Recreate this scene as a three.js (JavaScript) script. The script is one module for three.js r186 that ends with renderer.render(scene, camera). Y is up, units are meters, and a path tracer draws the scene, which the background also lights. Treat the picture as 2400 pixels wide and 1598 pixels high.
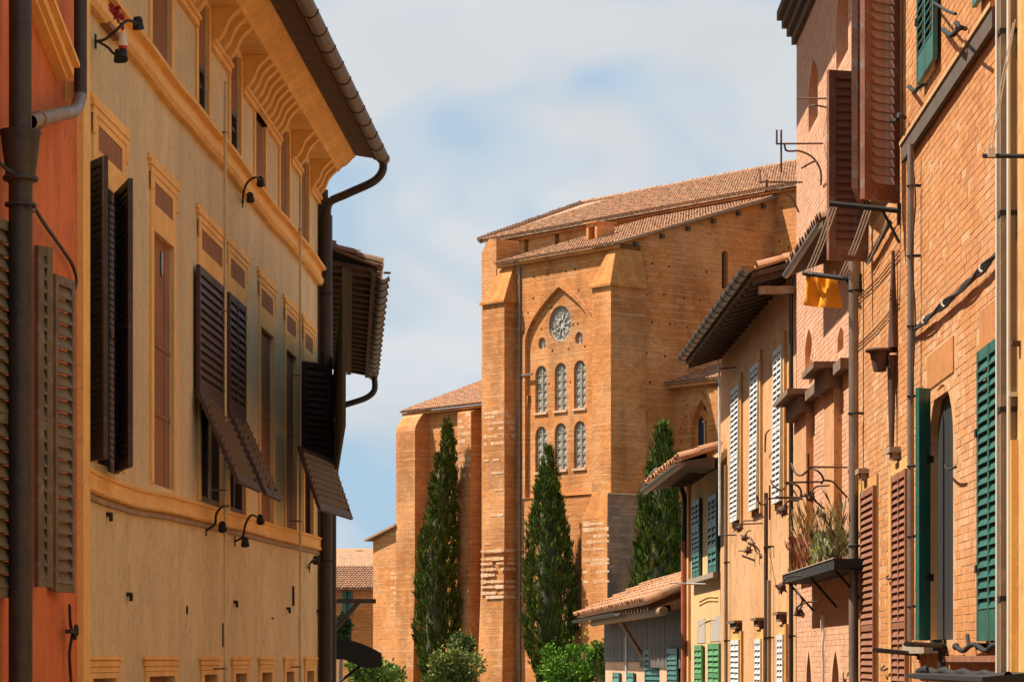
import * as THREE from 'three';
import { mergeGeometries } from 'three/addons/utils/BufferGeometryUtils.js';

// ---------------------------------------------------------------- camera, sky, sun, exposure
const F = 7000, CX = 1200, HY = 1545, EYE = 6;            // focal length and principal point in pixels of the 2400 x 1598 photograph; eye height in metres
const scene = new THREE.Scene();
const camera = new THREE.PerspectiveCamera(2 * Math.atan(799 / F) * 180 / Math.PI, 2400 / 1598, 0.5, 3000);
camera.position.set(0, EYE, 0);
camera.lookAt(0, EYE, -10);
camera.setViewOffset(2400, 1598, 0, -(HY - 799), 2400, 1598);   // rising front: the verticals stay upright
const renderer = new THREE.WebGLRenderer({ antialias: true });
renderer.toneMapping = THREE.LinearToneMapping;
renderer.toneMappingExposure = 1.7;
renderer.shadowMap.enabled = true;

// seeded random numbers and lattice noise
const T0 = Date.now(); let seed = 12345;
const rnd = () => { seed = (seed * 1664525 + 1013904223) >>> 0; return seed / 4294967296; };
const rr = (a, b) => a + (b - a) * rnd();
const hash = (x, y, z) => { let h = (x * 374761393 + y * 668265263 + z * 2147483647 * 3 + 974711) | 0; h = Math.imul(h ^ (h >>> 13), 1274126177); h = Math.imul(h ^ (h >>> 15), 2246822519); return ((h ^ (h >>> 16)) >>> 0) / 4294967296; };
const sm = t => t * t * (3 - 2 * t);
const lerp = (a, b, t) => a + (b - a) * t;
const clamp = (t, a = 0, b = 1) => Math.min(b, Math.max(a, t));
const RT = new Float32Array(65536); for (let i = 0; i < 65536; i++) RT[i] = hash(i & 255, i >> 8, 77);
function noise2(x, y, p, s = 0) {                         // value noise, period p, from a table of random numbers
  const xf = Math.floor(x), yf = Math.floor(y), fx = sm(x - xf), fy = sm(y - yf);
  const x0 = ((xf % p) + p) % p, x1 = x0 + 1 === p ? 0 : x0 + 1, y0 = ((yf % p) + p) % p, y1 = y0 + 1 === p ? 0 : y0 + 1, o = s * 7919;
  const r0 = y0 * 269 + o, r1 = y1 * 269 + o;
  const a = RT[(r0 + x0 * 31) & 65535], b = RT[(r0 + x1 * 31) & 65535], c = RT[(r1 + x0 * 31) & 65535], d = RT[(r1 + x1 * 31) & 65535];
  const e = a + (b - a) * fx; return e + (c + (d - c) * fx - e) * fy;
}
function fbm(x, y, p, oct, s) { let a = 0.5, v = 0, t = 0; for (let i = 0; i < oct; i++) { v += a * noise2(x * p, y * p, p, s + i); t += a; a *= 0.55; p *= 2; } return v / t; }
function noise3(x, y, z, s) {
  const xi = Math.floor(x), yi = Math.floor(y), zi = Math.floor(z), fx = sm(x - xi), fy = sm(y - yi), fz = sm(z - zi);
  const o = xi * 31 + yi * 269 + zi * 4099 + s * 7919, g = k => RT[k & 65535];
  const p = g(o) + (g(o + 31) - g(o)) * fx, q = g(o + 269) + (g(o + 300) - g(o + 269)) * fx, a = p + (q - p) * fy, w = o + 4099;
  const p2 = g(w) + (g(w + 31) - g(w)) * fx, q2 = g(w + 269) + (g(w + 300) - g(w + 269)) * fx, b = p2 + (q2 - p2) * fy;
  return a + (b - a) * fz;
}
function fbm3(x, y, z, oct, s) { let a = 0.5, v = 0, t = 0; for (let i = 0; i < oct; i++) { v += a * noise3(x, y, z, s + i); t += a; a *= 0.52; x *= 2.07; y *= 2.07; z *= 2.07; } return v / t; }

{ // sky: pale blue air with thin drifting cloud
  const W = 2048, Hh = 1024, d = new Float32Array(W * Hh * 4);
  for (let j = 0; j < Hh; j++) {
    const el = ((j + 0.5) / Hh - 0.5) * Math.PI, y = Math.sin(el), c = Math.cos(el);
    for (let i = 0; i < W; i++) {
      const az = ((i + 0.5) / W - 0.5) * 2 * Math.PI, x = Math.cos(az) * c, z = Math.sin(az) * c, k = (j * W + i) * 4;
      const up = Math.max(0, y), t = sm(clamp(up / 0.75));
      let r = lerp(0.252, 0.11, t), g = lerp(0.357, 0.215, t), b = lerp(0.448, 0.39, t);
      const wx = fbm3(x * 5, y * 11, z * 5, 3, 3) - 0.5, wy = fbm3(x * 9 + 5, y * 17, z * 9, 3, 6) - 0.5;
      let n = fbm3(x * 9 + wx * 2.2 + 1.3, y * 24 + wy * 3.2 + 4.4, z * 9 + 2.1, 7, 11);
      n += 0.175 * sm(clamp((up - 0.055) / 0.08)) - 0.045 * sm(clamp((up - 0.19) / 0.05));
      const cl = sm(clamp((n - 0.44) / 0.26)) * 0.82;
      const cb = 0.4 + 0.09 * fbm3(x * 16, y * 40, z * 16, 5, 29);
      r = lerp(r, cb * 1.0, cl); g = lerp(g, cb * 1.0, cl); b = lerp(b, cb * 1.0, cl);
      const blue = sm(clamp((fbm3(x * 12 + wx * 3, y * 34 + wy * 2, z * 12, 4, 51) - 0.56) / 0.12)) * sm(clamp((up - 0.17) / 0.04)) * 0.6;
      r = lerp(r, 0.235, blue); g = lerp(g, 0.375, blue); b = lerp(b, 0.53, blue);
      if (y < 0) { r = 0.2; g = 0.2; b = 0.2; }
      d[k] = r; d[k + 1] = g; d[k + 2] = b; d[k + 3] = 1;
    }
  }
  const t = new THREE.DataTexture(d, W, Hh, THREE.RGBAFormat, THREE.FloatType);
  t.mapping = THREE.EquirectangularReflectionMapping; t.magFilter = THREE.LinearFilter; t.minFilter = THREE.LinearFilter; t.needsUpdate = true;
  scene.background = t; scene.environment = t;
}
const SUN = new THREE.Vector3(-0.55, 0.83, -0.01).normalize();
const sun = new THREE.DirectionalLight(new THREE.Color(1, 0.92, 0.80), 5);
sun.target.position.set(0, 0, -60); sun.position.copy(SUN).multiplyScalar(300).add(sun.target.position); sun.castShadow = true;
Object.assign(sun.shadow.camera, { left: -160, right: 160, top: 160, bottom: -160, near: 1, far: 900 });
sun.shadow.mapSize.set(4096, 4096);
scene.add(sun, sun.target);

// ---------------------------------------------------------------- textures and materials
const S8 = v => { v = clamp(v); return Math.round(255 * (v <= 0.0031308 ? v * 12.92 : 1.055 * Math.pow(v, 1 / 2.4) - 0.055)); };
function tex(size, metres, fn) {                           // fn(x, y in 0..1) -> linear rgb
  const d = new Uint8Array(size * size * 4);
  for (let j = 0; j < size; j++) for (let i = 0; i < size; i++) { const c = fn(i / size, j / size), k = (j * size + i) * 4; d[k] = S8(c[0]); d[k + 1] = S8(c[1]); d[k + 2] = S8(c[2]); d[k + 3] = 255; }
  const t = new THREE.DataTexture(d, size, size, THREE.RGBAFormat);
  t.wrapS = t.wrapT = THREE.RepeatWrapping; t.magFilter = THREE.LinearFilter; t.minFilter = THREE.LinearMipmapLinearFilter; t.generateMipmaps = true;
  t.colorSpace = THREE.SRGBColorSpace; t.repeat.set(1 / metres, 1 / metres); t.needsUpdate = true; return t;
}
function bump(size, metres, fn) { const t = tex(size, metres, (x, y) => { const v = fn(x, y); return [v, v, v]; }); t.colorSpace = THREE.NoColorSpace; return t; }
const mix = (a, b, t) => [lerp(a[0], b[0], t), lerp(a[1], b[1], t), lerp(a[2], b[2], t)];
const mul = (a, k) => [a[0] * k, a[1] * k, a[2] * k];
const rgb = (r, g, b) => new THREE.Color().setRGB(r, g, b);
function mat(name, c, roughness = 0.9, extra = {}) { const m = new THREE.MeshStandardMaterial({ color: Array.isArray(c) ? rgb(...c) : 0xffffff, roughness, ...extra }); m.name = name; return m; }
const roughBump = bump(512, 1.3, (x, y) => 0.6 * fbm(x, y, 12, 5, 71) + 0.4 * fbm(x, y, 80, 2, 77));
// plaster: a base colour, blotches, vertical run-down stains, speckle
function plaster(name, metres, a, b, c, streak, s, spots = 0.0, size = 512) {
  const t = tex(size, metres, (x, y) => {
    const n = fbm(x, y, 5, 5, s), m = fbm(x, y, 22, 4, s + 9), f = fbm(x, y, 130, 2, s + 17);
    const st = noise2(x * 60, y * 3, 60, s + 31) * 0.55 + noise2(x * 24 + 2 * n, y * 2, 24, s + 37) * 0.45;
    let col = mix(a, b, sm(clamp((n - 0.32) / 0.36)));
    col = mix(col, c, clamp((m - 0.55) * 3.2) * 0.6);
    const rep = sm(clamp((fbm(x + 0.37, y + 0.11, 7, 6, s + 61) - 0.57) / 0.03)); col = mul(col, 1 + 0.08 * rep);
    const cr = Math.abs(fbm(x, y, 6, 5, s + 67) - 0.5); if (cr < 0.0035) col = mul(col, 0.8);
    col = mul(col, 1 + streak * (st - 0.5) + 0.16 * (f - 0.5) + 0.1 * (m - 0.5));
    if (spots) { const q = fbm(x, y, 48, 3, s + 41); if (q > 0.66) col = mul(col, 1 - spots * clamp((q - 0.66) * 9)); }
    return col;
  });
  return mat(name, 0, 0.93, { map: t, bumpMap: roughBump, bumpScale: 0.004 });
}
const M = {};
M.cream = plaster('cream lime plaster', 6.5, [0.66, 0.54, 0.295], [0.585, 0.48, 0.265], [0.57, 0.435, 0.215], 0.2, 100, 0.1, 1024);
M.trim = plaster('ochre painted stucco trim', 4.3, [0.84, 0.52, 0.165], [0.78, 0.46, 0.14], [0.70, 0.385, 0.105], 0.14, 200);
M.blind = plaster('brown painted blind window', 3.1, [0.30, 0.135, 0.05], [0.245, 0.11, 0.04], [0.20, 0.09, 0.035], 0.3, 230);
M.orange = plaster('red orange plaster', 5.1, [0.60, 0.165, 0.04], [0.52, 0.135, 0.032], [0.42, 0.11, 0.032], 0.34, 300, 0.12);
M.ochre = plaster('yellow ochre plaster', 4.7, [0.62, 0.34, 0.095], [0.50, 0.245, 0.062], [0.58, 0.38, 0.19], 0.28, 400, 0.2);
M.worn = plaster('worn apricot plaster', 5.3, [0.58, 0.285, 0.11], [0.62, 0.335, 0.15], [0.51, 0.215, 0.068], 0.1, 500, 0.3);
M.paleYellow = plaster('pale yellow plaster', 4.1, [0.68, 0.41, 0.165], [0.62, 0.38, 0.17], [0.64, 0.43, 0.24], 0.12, 600, 0.08);
M.pinkMortar = plaster('pale pink mortar', 3.7, [0.63, 0.345, 0.20], [0.57, 0.30, 0.175], [0.50, 0.25, 0.14], 0.12, 650);
M.mortar = plaster('sandy mortar', 3.3, [0.56, 0.33, 0.155], [0.50, 0.28, 0.12], [0.42, 0.22, 0.09], 0.12, 700);
M.farWall = plaster('orange rendered wall', 7.0, [0.56, 0.29, 0.125], [0.62, 0.35, 0.17], [0.5, 0.24, 0.1], 0.2, 720, 0.2);
// church brickwork, far away: tone of single bricks, courses, weathered patches
function brickTex(s, A, B, C, soot) {
  return tex(1536, 18, (x, y) => {
    const rows = 252, row = Math.floor(y * rows), cols = 64, cx = x * cols + (row % 2) * 0.5, col = Math.floor(cx) % cols;
    const h = hash(col, row, s), fy = y * rows - row, fx = cx - Math.floor(cx);
    const n = fbm(x, y, 4, 5, s + 3), m = fbm(x, y, 17, 4, s + 8), rowTone = hash(row, 7, s + 5), band = noise2(1.5, y * 30, 30, s + 15);
    const v = fbm(x, y * 0.34, 9, 4, s + 27), pale = sm(clamp((fbm(x, y, 6, 4, s + 33) - 0.52) / 0.16));
    let c = mix(A, B, clamp(0.5 + (n - 0.5) * 2.2 + (h - 0.5) * 0.55 + (band - 0.5) * 0.9));
    c = mix(c, [0.63, 0.30, 0.12], pale * 0.55); c = mul(c, 1 - 0.3 * sm(clamp((v - 0.5) / 0.22)));
    c = mix(c, C, clamp((m - 0.54) * 3.4) * 0.55);
    c = mul(c, 0.88 + 0.24 * h + 0.2 * (rowTone - 0.5) + 0.3 * (fbm(x, y, 34, 3, s + 44) - 0.5));
    if (rowTone > 0.8 && noise2(x * 22, row * 0.37, 22, s + 51) > 0.52) c = mix(c, [0.62, 0.36, 0.18], 0.4);
    if (h > 0.975) c = mix(c, [0.56, 0.36, 0.20], 0.3); else if (h < 0.02) c = mul(c, 0.82);
    if (fy < 0.16 || fx < 0.05) c = mix(c, [0.43, 0.2, 0.09], 0.4);
    if (soot) { const q = fbm(x, y * 0.5, 10, 4, s + 21); c = mix(c, [0.10, 0.075, 0.055], clamp((q - 0.5 + soot) * 3)); }
    return c;
  });
}
M.church = mat('church brickwork', 0, 0.95, { map: brickTex(800, [0.505, 0.18, 0.040], [0.585, 0.222, 0.056], [0.44, 0.178, 0.06], 0), bumpMap: roughBump, bumpScale: 0.03 });
M.churchSoot = mat('blackened church brickwork', 0, 0.95, { map: brickTex(830, [0.33, 0.17, 0.09], [0.30, 0.18, 0.12], [0.24, 0.16, 0.11], 0.12) });
M.lime = plaster('weathered limestone course', 5.0, [0.64, 0.41, 0.25], [0.60, 0.34, 0.18], [0.60, 0.29, 0.12], 0.05, 860, 0.25);
M.limeB = plaster('stained limestone course', 5.0, [0.60, 0.34, 0.18], [0.58, 0.29, 0.13], [0.50, 0.26, 0.12], 0.05, 866, 0.3);
M.weathering = plaster('lichened stone weathering', 4.0, [0.50, 0.20, 0.045], [0.42, 0.145, 0.03], [0.44, 0.25, 0.11], 0.3, 880, 0.4);
M.tile = plaster('terracotta roof tile', 1.9, [0.43, 0.205, 0.10], [0.35, 0.16, 0.08], [0.32, 0.20, 0.125], 0.05, 900, 0.5);
M.tileB = plaster('lichened roof tile', 1.7, [0.40, 0.215, 0.115], [0.30, 0.17, 0.098], [0.27, 0.185, 0.12], 0.05, 930, 0.5);
M.tileC = plaster('fresh roof tile', 1.5, [0.50, 0.215, 0.088], [0.43, 0.175, 0.07], [0.42, 0.24, 0.125], 0.05, 950, 0.4);
M.tileDark = plaster('brown roof tile darkened as in shade', 1.6, [0.28, 0.155, 0.09], [0.225, 0.125, 0.074], [0.24, 0.16, 0.10], 0.05, 960, 0.4);  // deeper tile tone: shade on these roofs is put into the colour
function woodTex(s, a, b) { return tex(512, 1.1, (x, y) => { const g = noise2(x * 70, y * 5, 70, s) * 0.6 + noise2(x * 160, y * 9, 160, s + 3) * 0.4, n = fbm(x, y, 6, 4, s + 6); const fl = fbm(x, y, 14, 4, s + 9), w = (a[0] + a[1] + a[2]) / 3; let c = mix(a, b, clamp(g * 0.9 + (n - 0.45) * 1.6)); if (fl > 0.6) c = mix(c, [w * 1.5 + 0.03, w * 1.4 + 0.025, w * 1.25 + 0.02], clamp((fl - 0.6) * 7) * 0.5); return c; }); }
M.darkWood = mat('old brown timber', 0, 0.97, { map: woodTex(1000, [0.115, 0.077, 0.05], [0.078, 0.052, 0.035]) });
M.brownPaint = mat('brown painted louvre wood', 0, 0.55, { map: woodTex(1010, [0.235, 0.092, 0.05], [0.17, 0.062, 0.034]) });

M.darkShutter = mat('black-brown louvre wood', 0, 0.6, { map: woodTex(1020, [0.06, 0.03, 0.018], [0.035, 0.018, 0.012]) });
M.redBrown = mat('red-brown louvre wood', 0, 0.65, { map: woodTex(1030, [0.07, 0.03, 0.017], [0.045, 0.02, 0.012]) });
M.rustShutter = mat('rust-red louvre wood', 0, 0.7, { map: woodTex(1040, [0.30, 0.115, 0.05], [0.23, 0.085, 0.04]) });
M.green = mat('sea-green painted louvre wood', 0, 0.5, { map: woodTex(1050, [0.010, 0.088, 0.062], [0.018, 0.125, 0.09]) });
M.paleGreen = mat('faded teal louvre wood', 0, 0.6, { map: woodTex(1060, [0.025, 0.13, 0.105], [0.06, 0.20, 0.165]) });
M.leafGreen = mat('bright green louvre wood', 0, 0.6, { map: woodTex(1064, [0.05, 0.22, 0.06], [0.09, 0.28, 0.09]) });
M.white = mat('chalky white louvre wood', 0, 0.7, { map: woodTex(1070, [0.66, 0.64, 0.60], [0.56, 0.55, 0.52]) });
M.greyBeige = mat('weathered grey-beige louvre wood', 0, 0.8, { map: woodTex(1080, [0.17, 0.14, 0.08], [0.11, 0.088, 0.05]) });
M.rawWood = mat('raw weathered timber', 0, 0.85, { map: woodTex(1090, [0.30, 0.17, 0.085], [0.22, 0.13, 0.07]) });
M.shadedWall = mat('grey barn stand-in', 0, 0.9, { map: woodTex(1100, [0.12, 0.095, 0.075], [0.085, 0.07, 0.058]) });  // dark grey, with the shade under the eave put into the colour
M.iron = mat('black wrought iron', [0.014, 0.013, 0.012], 0.8);
M.rustIron = mat('rusted iron', 0, 0.85, { map: plaster('r', 1, [0.09, 0.04, 0.024], [0.06, 0.03, 0.02], [0.12, 0.05, 0.025], 0.2, 1110).map });
M.pipeDark = mat('dark patinated downpipe', 0, 0.5, { map: plaster('p', 1.2, [0.04, 0.034, 0.026], [0.028, 0.025, 0.02], [0.06, 0.05, 0.036], 0.3, 1120).map, metalness: 0.25 });
M.pipeGrey = mat('dull zinc pipe', 0, 0.45, { map: plaster('q', 1.2, [0.25, 0.19, 0.145], [0.20, 0.155, 0.12], [0.15, 0.12, 0.10], 0.3, 1130).map, metalness: 0.3 });
M.pipeBeige = mat('grey-brown painted pipe', 0, 0.55, { map: plaster('s', 1.2, [0.24, 0.165, 0.10], [0.20, 0.135, 0.08], [0.30, 0.22, 0.14], 0.4, 1140).map });
M.copper = mat('brown copper gutter', 0, 0.5, { map: plaster('u', 1.2, [0.10, 0.064, 0.036], [0.08, 0.05, 0.028], [0.065, 0.044, 0.028], 0.2, 1150).map, metalness: 0.2 });
M.redPipe = mat('red-brown painted pipe', 0, 0.5, { map: plaster('v', 1.2, [0.40, 0.11, 0.04], [0.34, 0.09, 0.032], [0.3, 0.09, 0.04], 0.3, 1160).map });
M.glassDark = mat('dark window glass', [0.02, 0.022, 0.024], 0.12);
M.interior = mat('plain inner masonry', [0.30, 0.22, 0.15], 0.95);
M.cord = mat('pale washing line', [0.62, 0.56, 0.46], 0.8);
M.cable = mat('black cable', [0.02, 0.018, 0.016], 0.7);
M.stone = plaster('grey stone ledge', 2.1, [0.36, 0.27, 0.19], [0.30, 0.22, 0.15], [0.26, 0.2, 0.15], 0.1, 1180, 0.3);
M.lead = mat('leaded window tracery', [0.30, 0.27, 0.22], 0.9);
M.leadGlass = mat('pale leaded glass', 0, 0.6, { map: tex(512, 1.6, (x, y) => { const c = hash(Math.floor(x * 16), Math.floor(y * 12), 5), d = hash(Math.floor(x * 16), Math.floor(y * 12), 9); return mul([0.44, 0.405, 0.345], 0.68 + 0.45 * c * (d > 0.2 ? 1 : 0.45)); }) });
M.ground = plaster('scrubby hillside', 9, [0.07, 0.075, 0.03], [0.09, 0.08, 0.04], [0.12, 0.1, 0.06], 0, 1200);
M.paving = plaster('grey street stone', 5, [0.27, 0.22, 0.17], [0.22, 0.18, 0.14], [0.2, 0.16, 0.12], 0, 1203);
M.cloth = mat('orange cotton towel', 0, 0.95, { map: tex(256, 0.5, (x, y) => mul([0.84, 0.33, 0.015], 0.9 + 0.2 * fbm(x, y, 60, 2, 1210))), side: THREE.DoubleSide });

// ---------------------------------------------------------------- geometry helpers
const V = (x, y, z) => new THREE.Vector3(x, y, z);
const used = {};
const numbered = n => { const k = used[n] = (used[n] ?? -1) + 1; return k ? `${n}_${String(k).padStart(3, '0')}` : n; };
function metreUV(g) {                                      // box-projected uv in metres, in the object's own space
  if (g.index) g = g.toNonIndexed();
  const p = g.attributes.position, n = g.attributes.normal, uv = new Float32Array(p.count * 2);
  for (let i = 0; i < p.count; i += 3) {
    let ax = 0, ay = 0, az = 0;
    for (let k = 0; k < 3; k++) { ax += Math.abs(n.getX(i + k)); ay += Math.abs(n.getY(i + k)); az += Math.abs(n.getZ(i + k)); }
    for (let k = 0; k < 3; k++) {
      const x = p.getX(i + k), y = p.getY(i + k), z = p.getZ(i + k);
      const [a, b] = az >= ax && az >= ay ? [x, y] : ax >= ay ? [z, y] : [x, z];
      uv[2 * (i + k)] = a; uv[2 * (i + k) + 1] = b;
    }
  }
  g.setAttribute('uv', new THREE.BufferAttribute(uv, 2));
  return g;
}
const strip = g => { const h = g.index ? g.toNonIndexed() : g; for (const k of Object.keys(h.attributes)) if (!['position', 'normal', 'uv', 'color'].includes(k)) h.deleteAttribute(k); return h; };
function join(list) { list = list.flat(Infinity); return list.length === 1 ? strip(list[0]) : mergeGeometries(list.map(strip), false); }
function mesh(name, geo, m, parent = scene, uvs = true) {
  let g = Array.isArray(geo) ? join(geo) : geo;
  if (uvs) g = metreUV(g);
  const o = new THREE.Mesh(g, m); o.name = parent === scene ? numbered(name) : name; o.castShadow = o.receiveShadow = true; parent.add(o); return o;
}
const box = (w, h, d, x = 0, y = 0, z = 0) => new THREE.BoxGeometry(w, h, d).translate(x, y, z);
const bx = (x0, x1, y0, y1, z0, z1) => box(x1 - x0, y1 - y0, z1 - z0, (x0 + x1) / 2, (y0 + y1) / 2, (z0 + z1) / 2);
function tube(pts, r, seg = 8, smooth = false, closed = false) {
  pts = pts.map(p => p.isVector3 ? p : V(...p));
  let c;
  if (smooth) c = new THREE.CatmullRomCurve3(pts, closed, 'centripetal');
  else { c = new THREE.CurvePath(); for (let i = 0; i + 1 < pts.length; i++) c.add(new THREE.LineCurve3(pts[i], pts[i + 1])); }
  const n = smooth ? Math.max(8, pts.length * 6) : pts.length === 2 ? 1 : pts.length * 6;
  const g = new THREE.TubeGeometry(c, n, r, seg, closed);
  return g;
}
function capped(a, b, r, seg = 10) { const d = b.clone().sub(a), g = new THREE.CylinderGeometry(r, r, d.length(), seg); g.translate(0, d.length() / 2, 0); g.applyQuaternion(new THREE.Quaternion().setFromUnitVectors(V(0, 1, 0), d.clone().normalize())); return g.translate(a.x, a.y, a.z); }
function prismXY(pts, z0, z1, holes = []) {                // outline in x, y, extruded from z0 to z1
  const s = new THREE.Shape(pts.map(p => new THREE.Vector2(p[0], p[1])));
  for (const h of holes) s.holes.push(new THREE.Path(h.map(p => new THREE.Vector2(p[0], p[1]))));
  return new THREE.ExtrudeGeometry(s, { depth: z1 - z0, bevelEnabled: false }).translate(0, 0, z0);
}
function profileAlongX(pts, x0, x1) {                      // outline in z (outwards), y, swept along x
  const s = new THREE.Shape(pts.map(p => new THREE.Vector2(p[0], p[1])));
  const g = new THREE.ExtrudeGeometry(s, { depth: x1 - x0, bevelEnabled: false });
  return g.rotateY(-Math.PI / 2).translate(x1, 0, 0);      // shape x -> world z, extrude -> -x
}
const rect = (x0, x1, y0, y1) => [[x0, y0], [x1, y0], [x1, y1], [x0, y1]];
function archHole(x0, x1, y0, y1, pointed = 0, n = 10) {   // y1 = crown; pointed 0 = round
  const w = x1 - x0, c = (x0 + x1) / 2, pts = [[x0, y0], [x1, y0]], rise = pointed || w / 2, sp = y1 - rise;
  for (let i = 0; i <= n; i++) { const t = i / n; if (!pointed) { const a = Math.PI * t; pts.push([c + w / 2 * Math.cos(a), sp + rise * Math.sin(a)]); } else { const s = t < 0.5 ? t * 2 : 2 - t * 2, q = 1 - Math.sqrt(1 - s * s * 0.96) ; const dx = (w / 2) * (1 - Math.pow(s, 1.75)); pts.push([c + (t < 0.5 ? dx : -dx), sp + rise * s]); } }
  return pts;
}
const ellipse = (cx, cy, rx, ry, n = 20) => Array.from({ length: n }, (_, i) => [cx + rx * Math.cos(i / n * 2 * Math.PI), cy + ry * Math.sin(i / n * 2 * Math.PI)]);

// a vertical plane standing in the place: x runs left to right as one faces it, z comes out of it
class Wall {
  constructor(x0, d0, x1, d1) {                            // plan points (metres to the right, metres away)
    this.o = V(x0, 0, -d0); const dx = x1 - x0, dz = -(d1 - d0); this.len = Math.hypot(dx, dz);
    this.th = Math.atan2(-dz, dx); this.ux = dx / this.len; this.uz = dz / this.len; this.nx = Math.sin(this.th); this.nz = Math.cos(this.th);
  }
  p(px, py, d = 0) {                                       // where the line of sight meets the plane d metres in front of this wall
    const rx = (px - CX) / F, ry = (HY - py) / F;
    const t = (this.nx * this.o.x + this.nz * this.o.z + d) / (this.nx * rx - this.nz), X = rx * t, Z = -t;
    return V((X - this.o.x) * this.ux + (Z - this.o.z) * this.uz, EYE + ry * t, d);
  }
  u(px, d = 0) { return this.p(px, 0, d).x; }
  y(px, py, d = 0) { return this.p(px, py, d).y; }
  depth(px, d = 0) { const rx = (px - CX) / F; return (this.nx * this.o.x + this.nz * this.o.z + d) / (this.nx * rx - this.nz); }
  w(px, py, d = 0) { return this.toWorld(this.p(px, py, d)); }
  toWorld(q) { return V(this.o.x + q.x * this.ux + q.z * this.nx, q.y, this.o.z + q.x * this.uz + q.z * this.nz); }
}
function tag(o, label, category, group, kind) { o.userData.label = label; if (category) o.userData.category = category; if (group) o.userData.group = group; if (kind) o.userData.kind = kind; return o; }
function thing(name, label, category, wall, group, at) {   // a Group standing at the wall's foot (or at a point of it), turned with it
  const g = new THREE.Group(); g.name = numbered(name); g.rotation.y = wall.th; scene.add(g); tag(g, label, category, group);
  if (at) { g.position.copy(wall.toWorld(at)); g.userData.at = undefined; delete g.userData.at; } else g.position.copy(wall.o);
  return g;
}
function small(name, label, category, wall, group, pts, build) {   // a thing fixed to a wall: pts are turned into points about the first one
  const q = pts.map(p => wall.p(...p)), o = q[0].clone(), g = thing(name, label, category, wall, group, o);
  build(g, q.map(v => v.sub(o))); return g;
}
function part(name, parent, x, y, z) { const g = new THREE.Group(); g.name = name; g.position.set(x, y, z); parent.add(g); return g; }

const boxCache = {};
const sharedBox = (w, h, d) => { const k = [w, h, d].map(v => v.toFixed(3)).join(); return boxCache[k] ??= metreUV(box(w, h, d)); };
// a louvred shutter leaf: hinge line at x = 0, standing on y = 0, its face towards +z
function shutter(parent, name, pos, turn, w, h, o = {}) {
  const g = part(name, parent, pos.x, pos.y, pos.z); g.rotation.order = 'YXZ'; g.rotation.y = turn; g.rotation.x = o.tilt || 0;
  const th = o.th || 0.04, st = o.stile || 0.07, cols = o.cols || 1, rails = o.rails || [0.5], m = o.m || M.brownPaint, ms = o.ms || m, bot = o.bot || st * 1.4;
  const inner = (w - st * (cols + 1)) / cols, fr = [bx(0, st, 0, h, -th / 2, th / 2)];
  for (let c = 1; c <= cols; c++) fr.push(bx(c * (inner + st), c * (inner + st) + st, 0, h, -th / 2, th / 2));
  const cuts = [[0, bot], ...rails.map(r => [r * h - st * 0.6, r * h + st * 0.6]), [h - st * 1.1, h]];
  for (let c = 0; c < cols; c++) for (const [a, b] of cuts) fr.push(bx(st + c * (inner + st), (c + 1) * (inner + st), a, b, -th / 2 + 0.003, th / 2 - 0.003));
  mesh('frame', fr, m, g);
  const pitch = o.pitch || 0.06, sg = sharedBox(inner + 0.004, pitch * (o.chord || 1.28), o.thick || 0.011);
  g.updateWorldMatrix(true, false); const face = V(0, 0, 1).transformDirection(g.matrixWorld).dot(camera.position.clone().sub(V(0, 0, 0).applyMatrix4(g.matrixWorld))) > 0 ? -1 : 1;
  const list = [];
  for (let k = 0; k + 1 < cuts.length; k++) for (let c = 0; c < cols; c++) {
    const a = cuts[k][1], b = cuts[k + 1][0], n = Math.max(1, Math.round((b - a) / pitch));
    for (let i = 0; i < n; i++) list.push([st + c * (inner + st) + inner / 2, a + (i + 0.5) * (b - a) / n]);
  }
  for (const [x, y] of list) { const s = new THREE.Mesh(sg, ms); s.name = 'slat'; s.castShadow = s.receiveShadow = true; s.position.set(x, y, 0); s.rotation.x = face * (o.flip ? -1 : 1) * ((o.slat ?? 0.4) + rr(-0.03, 0.03)); g.add(s); }
  if (o.hinges) mesh('hinge', o.hinges.map(t => bx(-0.035, 0.05, t * h - 0.03, t * h + 0.03, -th / 2 - 0.006, th / 2 + 0.012)), M.iron, g);
  return g;
}
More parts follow.
